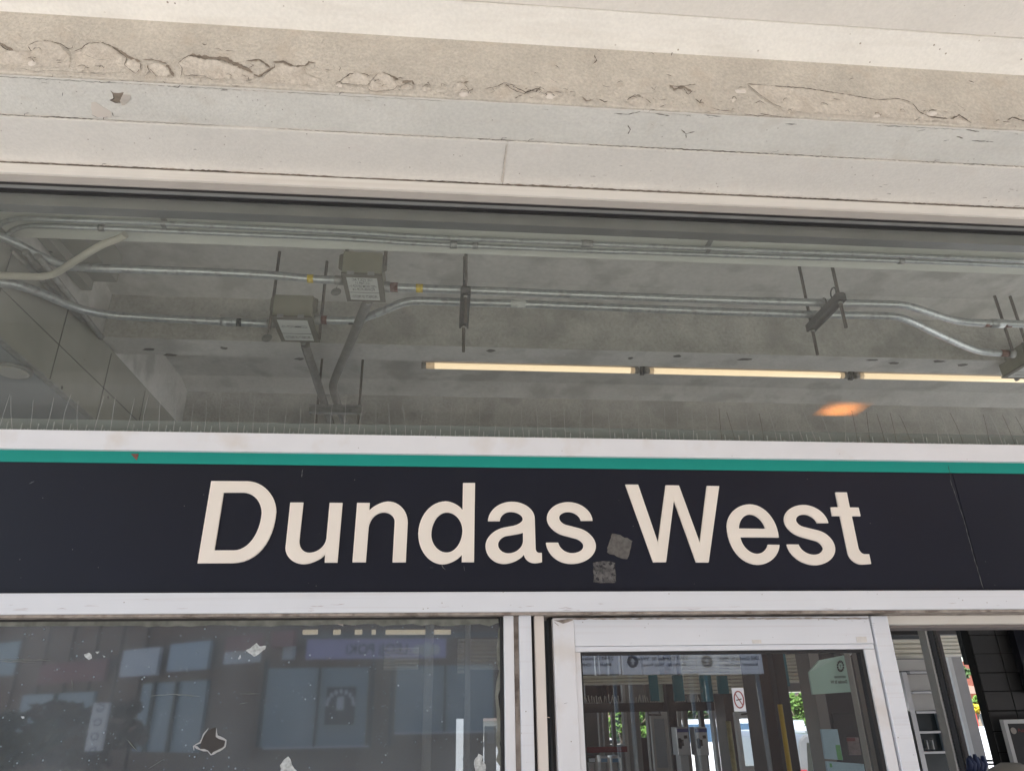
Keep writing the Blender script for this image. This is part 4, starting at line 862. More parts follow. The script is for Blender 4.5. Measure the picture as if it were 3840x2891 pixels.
for (x0, y0, x1, y1) in ((2822, 2398, 2854, 2412), (3214, 2386, 3248, 2408)):
    p_, q_ = at(x0, y1, YD+.001), at(x1, y0, YD+.001)
    MB().box(p_.x, q_.x, YD+.0005, YD+.0018, p_.z, q_.z).build("sticker_residue", mat("faint sticker residue", (.66, .64, .62), .8, var=.1, vs=60), sd_)
# sticker: no smoking
c = at(2770, 2622, YD+.024)
st = MB().box(c.x-.019, c.x+.019, YD+.022, YD+.024, c.z-.034, c.z+.034).build("no_smoking_sticker", m_signw, sd_)
ribbon([(c.x+.015*math.cos(a_*math.pi/12), YD+.022, c.z+.024*math.sin(a_*math.pi/12)) for a_ in range(25)], .004, FR, m_signr, "prohibition_ring", st, taper=False, lift=.0006)
ribbon([(c.x-.010, YD+.022, c.z+.017), (c.x+.010, YD+.022, c.z-.017)], .003, FR, m_signr, "prohibition_bar", st, taper=False, lift=.0009)
ribbon([(c.x-.009, YD+.022, c.z-.002), (c.x+.009, YD+.022, c.z+.002)], .003, FR, m_ink, "cigarette_icon", st, taper=False, lift=.0003)

# lintel over the open doorway at right
li = thing("door_lintel", (2, 2.5, CZ+.25), "beige lintel strip above the open doorway at right", "lintel")
xbox("lintel_strip", m_trim, at(3320, 2330, 2.47).x, X1, 2.47, 2.60, at(3600, 2339, 2.47).z-CZ, .2805, li, bev=.002)
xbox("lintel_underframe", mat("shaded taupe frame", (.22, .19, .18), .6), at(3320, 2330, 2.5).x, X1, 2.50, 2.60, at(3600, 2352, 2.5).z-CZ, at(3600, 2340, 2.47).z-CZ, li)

# ================================================================ HALL INTERIOR seen through door and window
# far wall frame with posts
def fbox(name, m, px0, py0, px1, py1, Y, d, label, cat, group=None, bev=0, floor=False, parent=None):
    o = pbox(name, m, px0, py0, px1, py1, Y, d, parent, bev, ybot=0 if floor else None)
    if not parent: tag(o, label, cat, group)
    return o
beam = fbox("transom_beam", m_darkfr, 2170, 2632, 2875, 2666, 9.0, .15, "dark brown horizontal beam across the far side of the hall", "beam")
t = thing("bird_spike_strip", at(2400, 2630, 9.05), "long pale strip of bird spikes on the dark beam inside the hall", "bird spikes")
b = MB()
for k in range(64):
    p = at(2192+k*9.2, 2632, 9.06); h = random.uniform(.055, .085); b.tube([p, p+Vector((random.uniform(-.02, .02), 0, h))], .006, 4)
b.build("spikes", m_slat, t)["kind"] = "stuff"
posts = [("post", m_post, 2352, 2400, 2891, 9.3, .30, "wide taupe post left of the white door leaf", 1), ("post", m_post, 2262, 2282, 2891, 9.4, .12, "dark slim post at the left of the hall windows", 1),
         ("post", m_postl, 2340, 2352, 2891, 9.25, .08, "pale edge strip beside the wide taupe post", 1), ("post", m_post, 2296, 2308, 2891, 9.6, .1, "slim taupe bar between the two green views", 1),
         ("post", m_postl, 2245, 2255, 2891, 9.5, .08, "pale thin upright in the left of the door view", 1), ("post", m_post, 2430, 2448, 2891, 9.35, .12, "taupe upright just left of the white door leaf", 1),
         ("post", m_darkfr, 2508, 2540, 2891, 8.8, .2, "dark upright right of the white door leaf", 1), ("post", m_postl, 2542, 2556, 2891, 9.4, .1, "thin pale upright left of the pay phones", 1),
         ("post", m_post, 2566, 2580, 2891, 9.4, .1, "thin taupe upright behind the first pay phone", 1), ("post", m_darkfr, 2628, 2642, 2891, 9.4, .1, "dark thin upright between the pay phones", 1),
         ("post", m_postl, 2672, 2684, 2891, 9.2, .1, "thin pale upright right of the pay phones", 1), ("post", mat("pinkish beige post", (.42, .34, .30), .5, var=.1, blotch=(8, (.5, .2, .18), .6, .5)), 2698, 2728, 2891, 8.6, .12, "pinkish beige post with worn stickers", 1)]
for nm, m, x0, x1, yb, Y, d, lab, _ in posts:
    pb = at((x0+x1)/2, 2780, Y); x_a, x_b = at(x0, 2700, Y).x, at(x1, 2700, Y).x
    o = MB().box(x_a, x_b, Y, Y+d, 0, CZ+SOF-.02).build(nm, m, loc=(pb.x, Y, 0), bev=.004); tag(o, lab, "post")
# dark big pillar and its yellow pole
def pillar(name, m, x0, x1, py, Y, d, label, z1=SOF-.01):
    xa_, xb_ = at(x0, py, Y).x, at(x1, py, Y).x
    o = MB().box(xa_, xb_, Y, Y+d, 0, CZ+z1).build(name, m, loc=((xa_+xb_)/2, Y, 0), bev=.006); tag(o, label, "pillar"); return o
m_brn = mat("dark brown pillar", (.065, .05, .045), .5, var=.15)
pillar("pillar", m_brn, 2730, 2766, 2750, 8.2, .3, "dark brown pillar behind the no smoking sticker")
pillar("pillar", m_brn, 2862, 2948, 2620, 5.6, .35, "wide dark brown pillar in the middle of the door view")
pillar("pillar", mat("black column face", (.022, .02, .02), .5), 2930, 2972, 2680, 5.4, .1, "narrow black pillar beside the yellow grab pole")
pillar("pillar", m_post, 3062, 3102, 2640, 7.6, .3, "taupe pillar beneath the mint coloured sign", z1=1.0)
yp = thing("grab_pole", at(2930, 2800, 5.2), "long yellow grab pole leaning before the dark pillar", "pole")
p0, p1 = at(2924, 2640, 5.2), at(2958, 2900, 5.2)
MB().tube([p0, (p0.x, 5.2, .1)], .016, 12).build("pole", m_yellow, yp)
yp2 = thing("grab_pole", at(2735, 2760, 8.0), "short worn yellow pole in front of the farther pillar", "pole")
p0 = at(2730, 2702, 8.0); MB().tube([p0, (p0.x+.02, 8.0, .1)], .026, 10).build("pole", mat("worn yellow", (.42, .36, .17), .6, var=.2, vs=20), yp2)
# white door leaf
dl = thing("door_leaf", at(2480, 2891, 8.7), "open white framed door leaf in the far side of the hall", "door")
X_ = lambda px: at(px, 2780, 8.7).x
zt = at(2475, 2668, 8.7).z
MB().box(X_(2448), X_(2458), 8.7, 8.76, 0, zt).box(X_(2500), X_(2512), 8.7, 8.76, 0, zt).box(X_(2458), X_(2500), 8.7, 8.76, at(2475, 2693, 8.7).z, zt).box(X_(2458), X_(2500), 8.7, 8.76, 0, at(2475, 2878, 8.7).z).build("frame", m_doorw, dl)
MB().box(X_(2458), X_(2500), 8.725, 8.735, at(2475, 2878, 8.7).z, at(2475, 2693, 8.7).z).build("frosted_pane", mat("frosted pane", (.42, .45, .48), .4, var=.15, vs=3), dl)
MB().tube([at(2432, 2679, 8.6), at(2478, 2680, 8.6), at(2474, 2668, 8.65)], .008, 6).build("door_closer", m_dark, dl)
# second door leaf at right (brighter)
d2 = thing("door_leaf", at(2810, 2891, 7.4), "white framed glass door leaf with the parked white van behind it", "door")
X_ = lambda px: at(px, 2780, 7.4).x
zt = at(2810, 2668, 7.4).z
MB().box(X_(2770), X_(2784), 7.4, 7.46, 0, zt).box(X_(2862), X_(2874), 7.4, 7.46, 0, zt).box(X_(2784), X_(2862), 7.4, 7.46, at(2820, 2693, 7.4).z, zt).box(X_(2784), X_(2862), 7.4, 7.46, 0, at(2810, 2872, 7.4).z).build("frame", m_doorw, d2)
MB().tube([at(2780, 2678, 7.3), at(2820, 2672, 7.3), at(2815, 2664, 7.35)], .007, 6).build("door_closer", m_dark, d2)
# pay phones
def phone(px, label):
    t = thing("pay_phone", at(px, 2891, 8.3), label, "pay phone", "pay phones in the hall")
    X = lambda d: at(px+d, 2770, 8.3).x; Zz = lambda y: at(px, y, 8.3).z
    MB().box(X(-23), X(23), 8.3, 8.5, Zz(2832), Zz(2725)).build("cabinet", m_hub, t, bev=.01)
    MB().box(X(-21), X(21), 8.285, 8.299, Zz(2744), Zz(2730)).build("blue_header", mat("blue header", (.03, .05, .2), .5), t)
    MB().box(X(-13), X(-1), 8.28, 8.299, Zz(2795), Zz(2772)).build("keypad", m_dark, t)
    MB().box(X(4), X(14), 8.28, 8.299, Zz(2768), Zz(2756)).build("coin_slot", m_dark, t)
    MB().tube(smooth_path([(X(-18), 8.26, Zz(2770)), (X(-20), 8.23, Zz(2785)), (X(-18), 8.26, Zz(2800))], 3), .018, 8).build("handset", m_dark, t)
    MB().box(X(-15), X(15), 8.32, 8.48, 0, Zz(2833)).build("pedestal", m_hous, t)
phone(2562, "left pay phone with blue header on a grey pedestal"); phone(2632, "right pay phone with blue header on a grey pedestal")
# fare gate heads behind a red rail
rr = fbox("red_rail", mat("dark red rail", (.22, .02, .025), .5), 2195, 2799, 2352, 2820, 8.9, .06, "dark red horizontal rail above three ticket readers", "rail")
for k, px in enumerate((2222, 2268, 2310)):
    t = thing("ticket_reader", at(px, 2891, 8.2), ["ticket reader with dark round dials, leftmost of three", "ticket reader with pale blue face, middle of three", "ticket reader with pale blue face, rightmost of three"][k], "ticket reader", "ticket readers under the red rail")
    X = lambda d: at(px+d, 2850, 8.2).x; Zz = lambda y: at(px, y, 8.2).z
    MB().box(X(-16), X(12), 8.2, 8.4, Zz(2858), Zz(2832)).build("head", m_hub if k else m_tyre, t, bev=.01)
    MB().box(X(-14), X(9), 8.19, 8.199, Zz(2856), Zz(2842)).build("screen", mat("blue panel", (.10, .22, .36), .4) if k else m_signw, t)
    MB().box(X(13), X(19), 8.2, 8.35, 0, Zz(2840)).build("side_post", m_postl, t); MB().box(X(-12), X(8), 8.25, 8.4, 0, Zz(2859)).build("pedestal", m_hous, t)
sg2 = thing("traffic_signal", at(2235, 2760, 10.5), "small signal lamp showing orange at the far left of the door view", "signal lamp")
c = at(2238, 2678, 10.5); MB().box(c.x-.05, c.x+.05, 10.5, 10.6, c.z-.06, c.z+.06).build("lamp_box", m_dark, sg2); MB().tube([(c.x+.005, 10.47, c.z), (c.x+.005, 10.5, c.z)], .03, 12).build("orange_lens", mat("orange lens", (.8, .3, .02), .4, emit=(1, .3, .02), es=1.2), sg2)
MB().box(c.x-.02, c.x+.02, 10.52, 10.56, 0, c.z-.06).build("post", m_post, sg2)
hl = thing("hanging_lamp", at(2331, 2690, 9.9), "small dark dish lamp hanging before the green trees", "lamp")
c = at(2331, 2688, 9.9); MB().tube([c, c+Vector((0, 0, .03))], [.06, .015], 14).build("shade", m_dark, hl); MB().tube([c+Vector((0, 0, .03)), c+Vector((0, 0, 1.2))], .006, 6).build("stem", m_dark, hl)
# beige slatted bulkheads
def slats(px0, px1, py0, py1, Y, n, label):
    t = thing("slatted_bulkhead", at(px0, py1, Y), label, "slatted panel", "beige slatted panels inside the hall")
    a, b = at(px0, (py0+py1)/2, Y), at(px1, (py0+py1)/2, Y); z0, z1 = at((px0+px1)/2, py1, Y).z, at((px0+px1)/2, py0, Y).z; bb = MB()
    for i in range(n):
        z = z0+(z1-z0)*i/n; h = (z1-z0)/n; bb.prism([Vector((a.x, Y, z+.1*h)), Vector((a.x, Y-.02, z+.5*h)), Vector((a.x, Y, z+.92*h)), Vector((a.x, Y+.03, z+.92*h)), Vector((a.x, Y+.03, z+.1*h))], Vector((b.x-a.x, 0, 0)))
    bb.build("slats", m_slat, t); MB().box(a.x, b.x, Y+.04, Y+.06, z0, z1).build("backing", m_postl, t)
slats(1440, 1569, 2426, 2510, 7.0, 6, "small block of beige slats seen through the left window")
slats(1716, 1742, 2394, 2523, 7.2, 9, "narrow block of beige slats behind the left window beside a pole")
slats(1762, 1872, 2394, 2510, 7.2, 8, "wide block of beige slats behind the left window beside the mullion")
slats(2180, 2530, 2530, 2566, 7.5, 3, "low beige slats across the left of the door view")
slats(2560, 2872, 2440, 2600, 8.2, 12, "tall beige slats left of the wide dark pillar")
slats(2935, 3030, 2440, 2560, 8.2, 9, "beige slats between the pillar and the mint sign")
slats(3352, 3490, 2395, 2468, 7.8, 4, "beige slats at the top of the grey shutter window")
slats(3525, 3620, 2350, 2462, 9.4, 8, "beige slats above the grey column at right")
# teal frames
for k, (x0, x1, y0, y1, lab) in enumerate(((2438, 2470, 2530, 2628, "short teal panel, leftmost of the teal panels"), (2527, 2565, 2530, 2628, "short teal panel next to the leftmost"), (2630, 2672, 2530, 2630, "short teal panel, middle of the door view"), (2694, 2732, 2532, 2600, "short teal panel left of the no smoking sticker"), (2905, 2955, 2450, 2572, "tall dark teal panel right of the wide dark pillar"))):
    fbox("teal_panel", m_teal, x0, y0, x1, y1, 6.4+.2*(k < 4), .04, lab, "panel", "teal panels inside the hall", bev=.006)
# upper left-window strip lights and poles
for k, (x0, x1) in enumerate(((1136, 1191), (1250, 1277), (1331, 1358), (1394, 1409), (1446, 1690))):
    o = MB().tube([at(x0, 2370, 6.5), at(x1, 2369, 6.5)], .02, 10).build("tube_lamp", m_lamp, loc=at(x0, 2370, 6.5)); tag(o, "warm tube lamp behind the top of the left window, %s" % ["leftmost piece", "second piece from left", "middle short piece", "tiny piece", "longest piece at right"][k], "lamp", "tube lamps behind the left window")
for px, lab in ((1605, "wide grey upright pole behind the left window"), (1753, "slim grey upright pole near the right of the left window")):
    a = at(px, 2600, 6.2); o = MB().tube([(a.x, 6.2, 0), (a.x, 6.2, CZ+1.9)], .035 if px < 1700 else .022, 12).build("upright_pole", m_postl, loc=(a.x, 6.2, 0)); tag(o, lab, "pole")
o = fbox("white_post", m_postl, 1818, 2722, 1860, 2891, 6.0, .08, "grey post with a no smoking plate behind the left window", "post", floor=True)
c = at(1840, 2766, 5.99); pl = MB().box(c.x-.028, c.x+.028, 5.985, 5.992, c.z-.035, c.z+.035).build("no_smoking_plate", m_signw, o)
# back partition dark inside left
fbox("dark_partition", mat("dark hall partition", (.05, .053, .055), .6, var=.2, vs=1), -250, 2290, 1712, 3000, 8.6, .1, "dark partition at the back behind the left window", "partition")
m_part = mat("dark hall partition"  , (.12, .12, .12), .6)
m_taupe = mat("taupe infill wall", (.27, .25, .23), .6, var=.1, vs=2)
def infill(x0, x1, y0, y1, Y, m, label, floor=True):
    fbox("infill_wall", m, x0, y0, x1, y1, Y, .06, label, "wall", "infill walls of the hall", floor=floor)
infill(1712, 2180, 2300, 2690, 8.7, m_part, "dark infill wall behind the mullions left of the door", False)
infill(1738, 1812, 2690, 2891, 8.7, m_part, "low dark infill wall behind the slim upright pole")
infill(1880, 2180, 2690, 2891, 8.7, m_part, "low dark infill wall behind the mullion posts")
infill(2180, 2283, 2667, 2891, 9.7, m_taupe, "taupe infill wall at the left of the door view")
infill(2170, 2875, 2380, 2632, 10.2, m_taupe, "taupe wall strip above the dark beam", False)
infill(2283, 2352, 2790, 2891, 9.8, m_taupe, "low taupe wall below the green view")
infill(2400, 2432, 2764, 2891, 9.8, m_brn0, "dark dado right of the wide taupe post")
infill(2436, 2560, 2667, 2700, 9.8, m_taupe, "taupe wall piece over the white door leaf", False)
infill(3085, 3330, 2380, 2891, 8.9, m_part, "dark partition behind the map boards")
infill(2930, 3085, 2380, 2592, 9.5, m_taupe, "taupe wall strip above the young tree", False)
for k, (x0, x1, y0, m, lab) in enumerate(((2334, 2344, 2555, m_postl, "pale upright above the dark beam, leftmost"), (2344, 2380, 2560, m_post, "wide taupe upright above the dark beam"), (2472, 2486, 2530, mat("pale green upright", (.5, .6, .5), .5), "pale green upright between the teal panels"), (2676, 2692, 2530, m_postl, "pale upright above the dark beam, right of the teal panels"), (2580, 2600, 2560, m_postl, "pale upright above the dark beam, middle"))):
    fbox("upright", m, x0, y0, x1, 2632, 8.9, .08, lab, "upright", "uprights above the dark beam")
infill(2195, 2330, 2570, 2632, 9.4, m_brn0, "dark glazed opening above the beam at left", False)
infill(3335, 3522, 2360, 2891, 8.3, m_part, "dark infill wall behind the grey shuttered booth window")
# overhead dark box with TO TRAINS
ts = thing("direction_sign", at(3200, 2440, 6.0), "dark overhead board with white lettering cut off by the door frame", "sign")
c0 = at(3150, 2462, 6.0); MB().box(c0.x, at(3300, 2462, 6.0).x, 6.0, 6.1, at(3200, 2462, 6).z, at(3200, 2390, 6).z).build("board", m_darkfr, ts)
pa, pb = at(3166, 2456, 5.99), at(3262, 2456, 5.99)
text("lettering", "TO  TRAINS", m_signw, ts, (pa.x, 5.99, pa.z), (1, 0, 0), (0, 0, 1), .075, (pb.x-pa.x)*1.25, bold=.01)
# mint sign with T wheel emblem, mirrored wording
ms = thing("platform_map_sign", at(3120, 2600, 5.0), "mint coloured five sided sign with a wheel emblem and mirrored lettering", "sign")
ZC = lambda x, y: (3000+.1356*x, 2430+.1356*y)
MB().prism([at(*ZC(x, y), 5.0) for x, y in [(255, 665), (1215, 195), (1415, 1205), (360, 1275)]], Vector((0, .02, 0))).build("board", m_mint, ms)
MB().prism([at(*ZC(x, y), 5.001) for x, y in [(257, 660), (530, 330), (1213, 193)]], Vector((0, .02, 0))).build("folded_top", mat("light mint", (.70, .92, .82), .5), ms)
ctr = at(*ZC(1125, 492), 4.99); ax = (at(*ZC(1225, 495), 4.99)-ctr); ay = (at(*ZC(1120, 330), 4.99)-ctr)
for k in range(12):
    a0, a1 = k*math.pi/6+.09, (k+1)*math.pi/6-.09
    MB().prism([ctr+ax*math.cos(a0)+ay*math.sin(a0), ctr+ax*math.cos(a1)+ay*math.sin(a1), ctr+ax*.62*math.cos(a1)+ay*.62*math.sin(a1), ctr+ax*.62*math.cos(a0)+ay*.62*math.sin(a0)], Vector((0, .004, 0))).build("emblem_spoke", m_ink, ms)
def txm(s, pr, ph, zf, Y, m, par, wpx):      # mirrored text starting at its right-hand end
    r, l, u = at(*zf(*pr), Y), at(*zf(pr[0]-wpx, pr[1]+wpx*.03), Y), at(*zf(pr[0], pr[1]-ph), Y)
    return text("mirrored_lettering", s, m, par, r, l-r, (0, 0, 1), (u-r).length, (l-r).length, bold=.028)
txm("WESTBOUND", (1275, 815), 60, ZC, 4.99, m_ink, ms, 325); txm("Dundas St W", (1310, 960), 85, ZC, 4.99, m_ink, ms, 455)
tt = at(*ZC(1100, 545), 4.985); text("emblem_letter", "T", m_ink, ms, tt, (1, 0, 0), (0, 0, 1), .02)
# map boards
for k, (pl, lab) in enumerate((([(530, 490), (845, 490), (955, 1100), (615, 1075)], "pale blue transit map sheet with a green corner, upper of two"), ([(630, 1120), (1365, 1175), (1400, 1400), (670, 1400)], "wide pale blue transit map sheet, lower of two"))):
    ZD = lambda x, y: (2980+.19*x, 2640+.19*y)
    t = thing("map_board", at(*ZD(*pl[0]), 4.6), lab, "map", "transit map sheets in the hall")
    MB().prism([at(*ZD(x, y), 4.6) for x, y in pl], Vector((0, .02, 0))).build("map_sheet", m_map, t)
    g = [(805, 800), (895, 800), (950, 1098), (855, 1090)] if k == 0 else [(690, 1160), (730, 1165), (745, 1240), (705, 1240)]
    MB().prism([at(*ZD(x, y), 4.597) for x, y in g], Vector((0, .002, 0))).build("green_area", m_mapg, t)
    for j in range(7):
        x, y = random.uniform(.1, .9), random.uniform(.1, .9); A, B, C, D = [at(*ZD(*q), 4.5965) for q in pl]
        f = lambda u, v: A.lerp(B, u).lerp(D.lerp(C, u), v)
        ribbon([f(x, y), f(min(1, x+.25), y+random.uniform(-.05, .05))], .0015, FR, m_signw if j % 2 else m_navy, "route_line", t, jit=.0, lift=.0003)
# newspaper poster
t = thing("notice_poster", at(3210, 2810, 5.2), "pinkish poster with red heading behind the right part of the door glass", "poster")
ZD = lambda x, y: (2980+.19*x, 2640+.19*y)
MB().prism([at(*ZD(x, y), 5.2) for x, y in [(1030, 650), (1260, 650), (1320, 1000), (1080, 1000)]], Vector((0, .01, 0))).build("sheet", mat("poster paper", (.34, .27, .26), .6, var=.25, vs=40), t)
MB().prism([at(*ZD(x, y), 5.195) for x, y in [(1030, 660), (1190, 660), (1200, 725), (1040, 725)]], Vector((0, .004, 0))).build("red_heading", m_signr, t)
# bright door gaps (sunlit slots in the inner glazing) and frames in the right of the door glass
for k, (x0, x1, m, lab) in enumerate(((3195, 3203, m_postl, "thin pale mullion, first in the right of the door view"), (3225, 3236, m_post, "taupe mullion, second in the right of the door view"), (3244, 3258, m_postl, "pale mullion, third in the right of the door view"))):
    pillar("mullion", m, x0+16, x1+14, 2600, 4.4+.2*k, .06, lab, z1=1.35)
# inner window wall at right behind the open doorway
ZE = lambda x, y: (3250+.385*x, 2250+.385*y)
YW = 7.5
iw = thing("ticket_window", at(*ZE(450, 1600), YW), "grey shuttered booth window seen through the open doorway", "window")
xr = lambda X, Y_=YW, py=2600: at(X, py, Y_).x
def zbox(name, m, x0, y0, x1, y1, par, dy=0, d=.04):
    return pbox(name, m, *ZE(x0, y0), *ZE(x1, y1), YW+dy, d, par)
zbox("shutter_panel", m_postl, 300, 575, 700, 685, iw, .03); zbox("shutter_panel", m_postl, 340, 720, 690, 880, iw, .03); zbox("shutter_panel", m_postl, 400, 910, 720, 1072, iw, .03)
for y in (690, 885, 1078, 1272, 1470): zbox("frame_bar", m_hub, 300+y*.17, y, 780+(y-1078)*.1, y+22, iw)
a = at(*ZE(430, 1000), YW-.02); MB().box(a.x-.025, a.x+.025, YW-.02, YW+.03, 0, at(*ZE(350, 700), YW).z).build("frame_upright", m_hub, iw)
xw0, xw1 = at(*ZE(300, 1200), YW).x-.6, at(*ZE(800, 1200), YW).x
MB().box(xw0, xw1, YW+.08, YW+.1, 0, at(*ZE(500, 1080), YW).z).build("dark_glazing", m_glz, iw)
for x, y0, y1 in ((590, 1360, 1450), (645, 1360, 1450)): zbox("reflected_lamp", mat("pale strip", (.5, .5, .48), .4), x, y0, x+10, y1, iw, -.01)
zbox("lit_gap", m_signb, 700, 1095, 745, 1265, iw, .02); zbox("lit_gap", m_signb, 745, 1292, 790, 1460, iw, .02)
MB().box(xw0-1, xr(3640), 6.4, 6.5, at(3500, 2378, 6.4).z, CZ+.8).build("dark_header", m_darkfr, iw)
for k, (x, w_, m, lab) in enumerate(((720, 10, m_postl, "pale slim mullion left of the black post in the doorway"), (762, 26, m_dark, "black post in the middle of the open doorway"), (800, 9, m_postl, "pale slim mullion right of the black post in the doorway"), (826, 16, m_brn, "dark brown mullion beside the grey column"))):
    c = at(*ZE(x, 900), 6.2); s_ = .0026*w_/2; o = MB().box(c.x-s_, c.x+s_, 6.2, 6.3, 0, CZ+1.9).build("mullion", m, loc=(c.x, 6.2, 0)); tag(o, lab, "mullion")
c0, c1_ = at(*ZE(905, 900), 10.4), at(*ZE(1010, 900), 10.4)
gc = thing("grey_column", (c0.x, 10.4, 0), "light grey clad column right of the black posts in the doorway", "column")
MB().box(c0.x, c1_.x, 10.4, 10.8, 0, at(*ZE(880, 535), 10.4).z).build("cladding", m_post, gc, bev=.01); e = at(*ZE(870, 900), 10.38)
MB().box(e.x, c0.x-.01, 10.38, 10.7, 0, at(*ZE(880, 535), 10.4).z).build("edge_panel", m_postl, gc)
# black tiled column
tcX0, tcX1 = at(*ZE(1105, 800), 4.2).x, at(3990, 2600, 4.2).x
tc_ = thing("tiled_column", (tcX0, 4.2, 0), "black square tiled column at the right of the doorway", "column")
MB().box(tcX0, tcX1, 4.2, 4.26, 0, CZ+1.4).build("grout_core", m_grout, tc_)
for yv, (ya, yb) in enumerate(((160, 335), (345, 515), (525, 700), (710, 880), (890, 1070), (1085, 1270), (1285, 1480), (1490, 1700), (1710, 1900))):
    z1_, z0_ = at(*ZE(1180, ya), 4.2).z, at(*ZE(1180, yb), 4.2).z
    for i in range(4):
        x0_ = tcX0+.004+i*.19+(.0 if i else 0); x1_ = x0_+.182
        if i == 0: x0_, x1_ = tcX0+.003, tcX0+.16
        else: x0_ = tcX0+.166+(i-1)*.19; x1_ = x0_+.183
        MB().box(x0_, x1_, 4.192, 4.2, z0_, z1_).build("tile", m_tile, tc_, bev=.002)
bp = fbox("black_banner", mat("black hanging panel", (.012, .012, .012), .6), 3608, 2340, 3640, 2491, 4.6, .03, "narrow black panel hanging just left of the tiled column", "panel")
fr_ = thing("framed_notice", at(*ZE(1400, 1200), 4.1), "grey framed black notice with a faint red heading on the tiled column", "notice")
A, B = at(*ZE(1330, 1170), 4.1), at(3960, 2700, 4.1); zt = at(*ZE(1420, 1160), 4.1).z
MB().box(A.x, B.x, 4.1, 4.13, zt-.02, zt).box(A.x, A.x+.02, 4.1, 4.13, zt-.6, zt-.02).build("frame", m_hous, fr_); MB().box(A.x+.02, B.x, 4.11, 4.125, zt-.6, zt-.02).build("notice_board", m_dark, fr_)
hd = at(*ZE(1425, 1228), 4.105); text("red_heading", "Public notice", mat("dim red lettering", (.20, .03, .03), .6), fr_, (A.x+.075, 4.105, zt-.062), (1, 0, 0), (0, 0, 1), .018)
MB().tube([(A.x+.05, 4.107, zt-.055), (A.x+.05, 4.110, zt-.055)], .016, 16).build("round_symbol", m_post, fr_)
scn = fbox("wall_screen", mat("dark screen", (.012, .012, .016), .12), 3830, 2345, 3990, 2600, 4.12, .05, "dark glossy screen high on the tiled column at the right edge", "screen")
# waste bin top / rail in the bottom right corner
bn = thing("litter_bin", at(*ZE(1420, 1640), 3.6), "rounded grey bin top at the bottom right corner", "bin")
c = at(3800, 2905, 3.6); MB().tube([(c.x, 3.6, 0), (c.x, 3.6, c.z-.03), (c.x, 3.6, c.z+.02), (c.x, 3.6, c.z+.05)], [.12, .12, .10, .04], 24).build("bin_body", m_post, bn)
for k, y in enumerate((1560, 1596)):
    p0_, p1_ = at(*ZE(1080, y), 6.0), at(*ZE(1330, y), 6.0); o = MB().tube([p0_, p1_], .008, 8).build("guard_rail", m_chan, loc=p0_); tag(o, ["upper", "lower"][k]+" thin guard rail low in the bright gap at right", "rail", "guard rails in the bright gap")
jk = MB(); c = at(*ZE(1075, 1560), 5.9)
for k in range(5): jk.tube([c+Vector((-.07+.03*k, .02*(k % 2), .02+.012*(k % 3))), c+Vector((-.065+.03*k, 0, -.02)), c+Vector((-.07+.028*k, .02, -.07-.02*(k % 2)))], [.012, .026, .02], 10)
o = jk.build("draped_jacket", m_navy, loc=c, smooth=True); tag(o, "dark navy jacket draped over the guard rail", "jacket")
# floor-standing far glazing wall keeps the hall closed at back left
# ================================================================ BEYOND THE HALL: vehicles, trees, houses
def wheel(t, x, y, z, r, ax='y'):
    d = Vector((0, .11, 0)) if ax == 'y' else Vector((.11, 0, 0)); c = Vector((x, y, z))
    w_ = MB().tube([c-d, c+d], r, 22).build("wheel", m_tyre, t); MB().tube([c-d*1.05, c+d*1.05], r*.6, 14).build("rim", m_hub, w_)
def vehicle_side(name, x, y, L, H, paint, label, cat, cab=(.25, .75), flip=1):
    t = thing(name, (x, y, 0), label, cat); W = 1.8
    pr = [(0, .35), (0, .95*H*.6), (L*cab[0]*.7, H*.62), (L*cab[0], H*.95), (L*cab[0]+.15, H), (L*cab[1], H), (L*(cab[1]+.08), H*.62), (L*.98, H*.55), (L, .4), (L*.97, .3), (.05, .3)]
    MB().prism([Vector((x+a, y, z)) for a, z in pr], Vector((0, W, 0))).build("body", paint, t, bev=.04)
    x0, x1 = x+L*cab[0]+.1, x+L*cab[1]-.02; m_ = (x0+x1)/2
    for a, b in ((x0, m_-.04), (m_+.04, x1)):
        MB().prism([Vector((a+.02, y-.008, H*.66)), Vector((a+.12, y-.008, H*.93)), Vector((b, y-.008, H*.93)), Vector((b, y-.008, H*.66))], Vector((0, .01, 0))).build("window", m_cgl, t)
    for a in (.19, .81): wheel(t, x+L*a, y+.05, .33, .33)
    return t
def vehicle_rear(name, x, y, W, H, paint, label, cat, glassf=(.55, .9)):
    t = thing(name, (x, y, 0), label, cat); L = 4.3
    pr = [(-W/2, .4), (-W/2, H*.55), (-W/2*.84, H*.94), (-W/2*.7, H), (W/2*.7, H), (W/2*.84, H*.94), (W/2, H*.55), (W/2, .4)]
    MB().prism([Vector((x+a, y, z)) for a, z in pr], Vector((0, L, 0))).build("body", paint, t, bev=.05)
    MB().prism([Vector((x-W*.38, y-.01, H*glassf[0])), Vector((x-W*.34, y-.01, H*glassf[1])), Vector((x+W*.34, y-.01, H*glassf[1])), Vector((x+W*.38, y-.01, H*glassf[0]))], Vector((0, .02, 0))).build("rear_window", mat("dark rear window", (.03, .035, .03), .2), t)
    for s_ in (-1, 1):
        MB().box(x+s_*W*.43-.07, x+s_*W*.43+.07, y-.02, y+.03, H*.38, H*.6).build("tail_lamp", m_tail, t, bev=.01); wheel(t, x+s_*W*.42, y+.7, .33, .33, 'x')
    MB().box(x-W*.46, x+W*.46, y-.06, y+.1, .42, .6).build("bumper", m_dark, t, bev=.02)
    MB().box(x-.26, x+.26, y-.03, y-.005, .75, .87).build("number_plate", m_signw, t)
    return t
def drop(t, d): t.location.z -= d; return t
a = at(2985, 2820, 16.0); drop(vehicle_rear("parked_van", a.x+.85, 16.0, 1.75, 1.62, m_silver, "silver white van seen from behind between the pillars", "van"), .36)
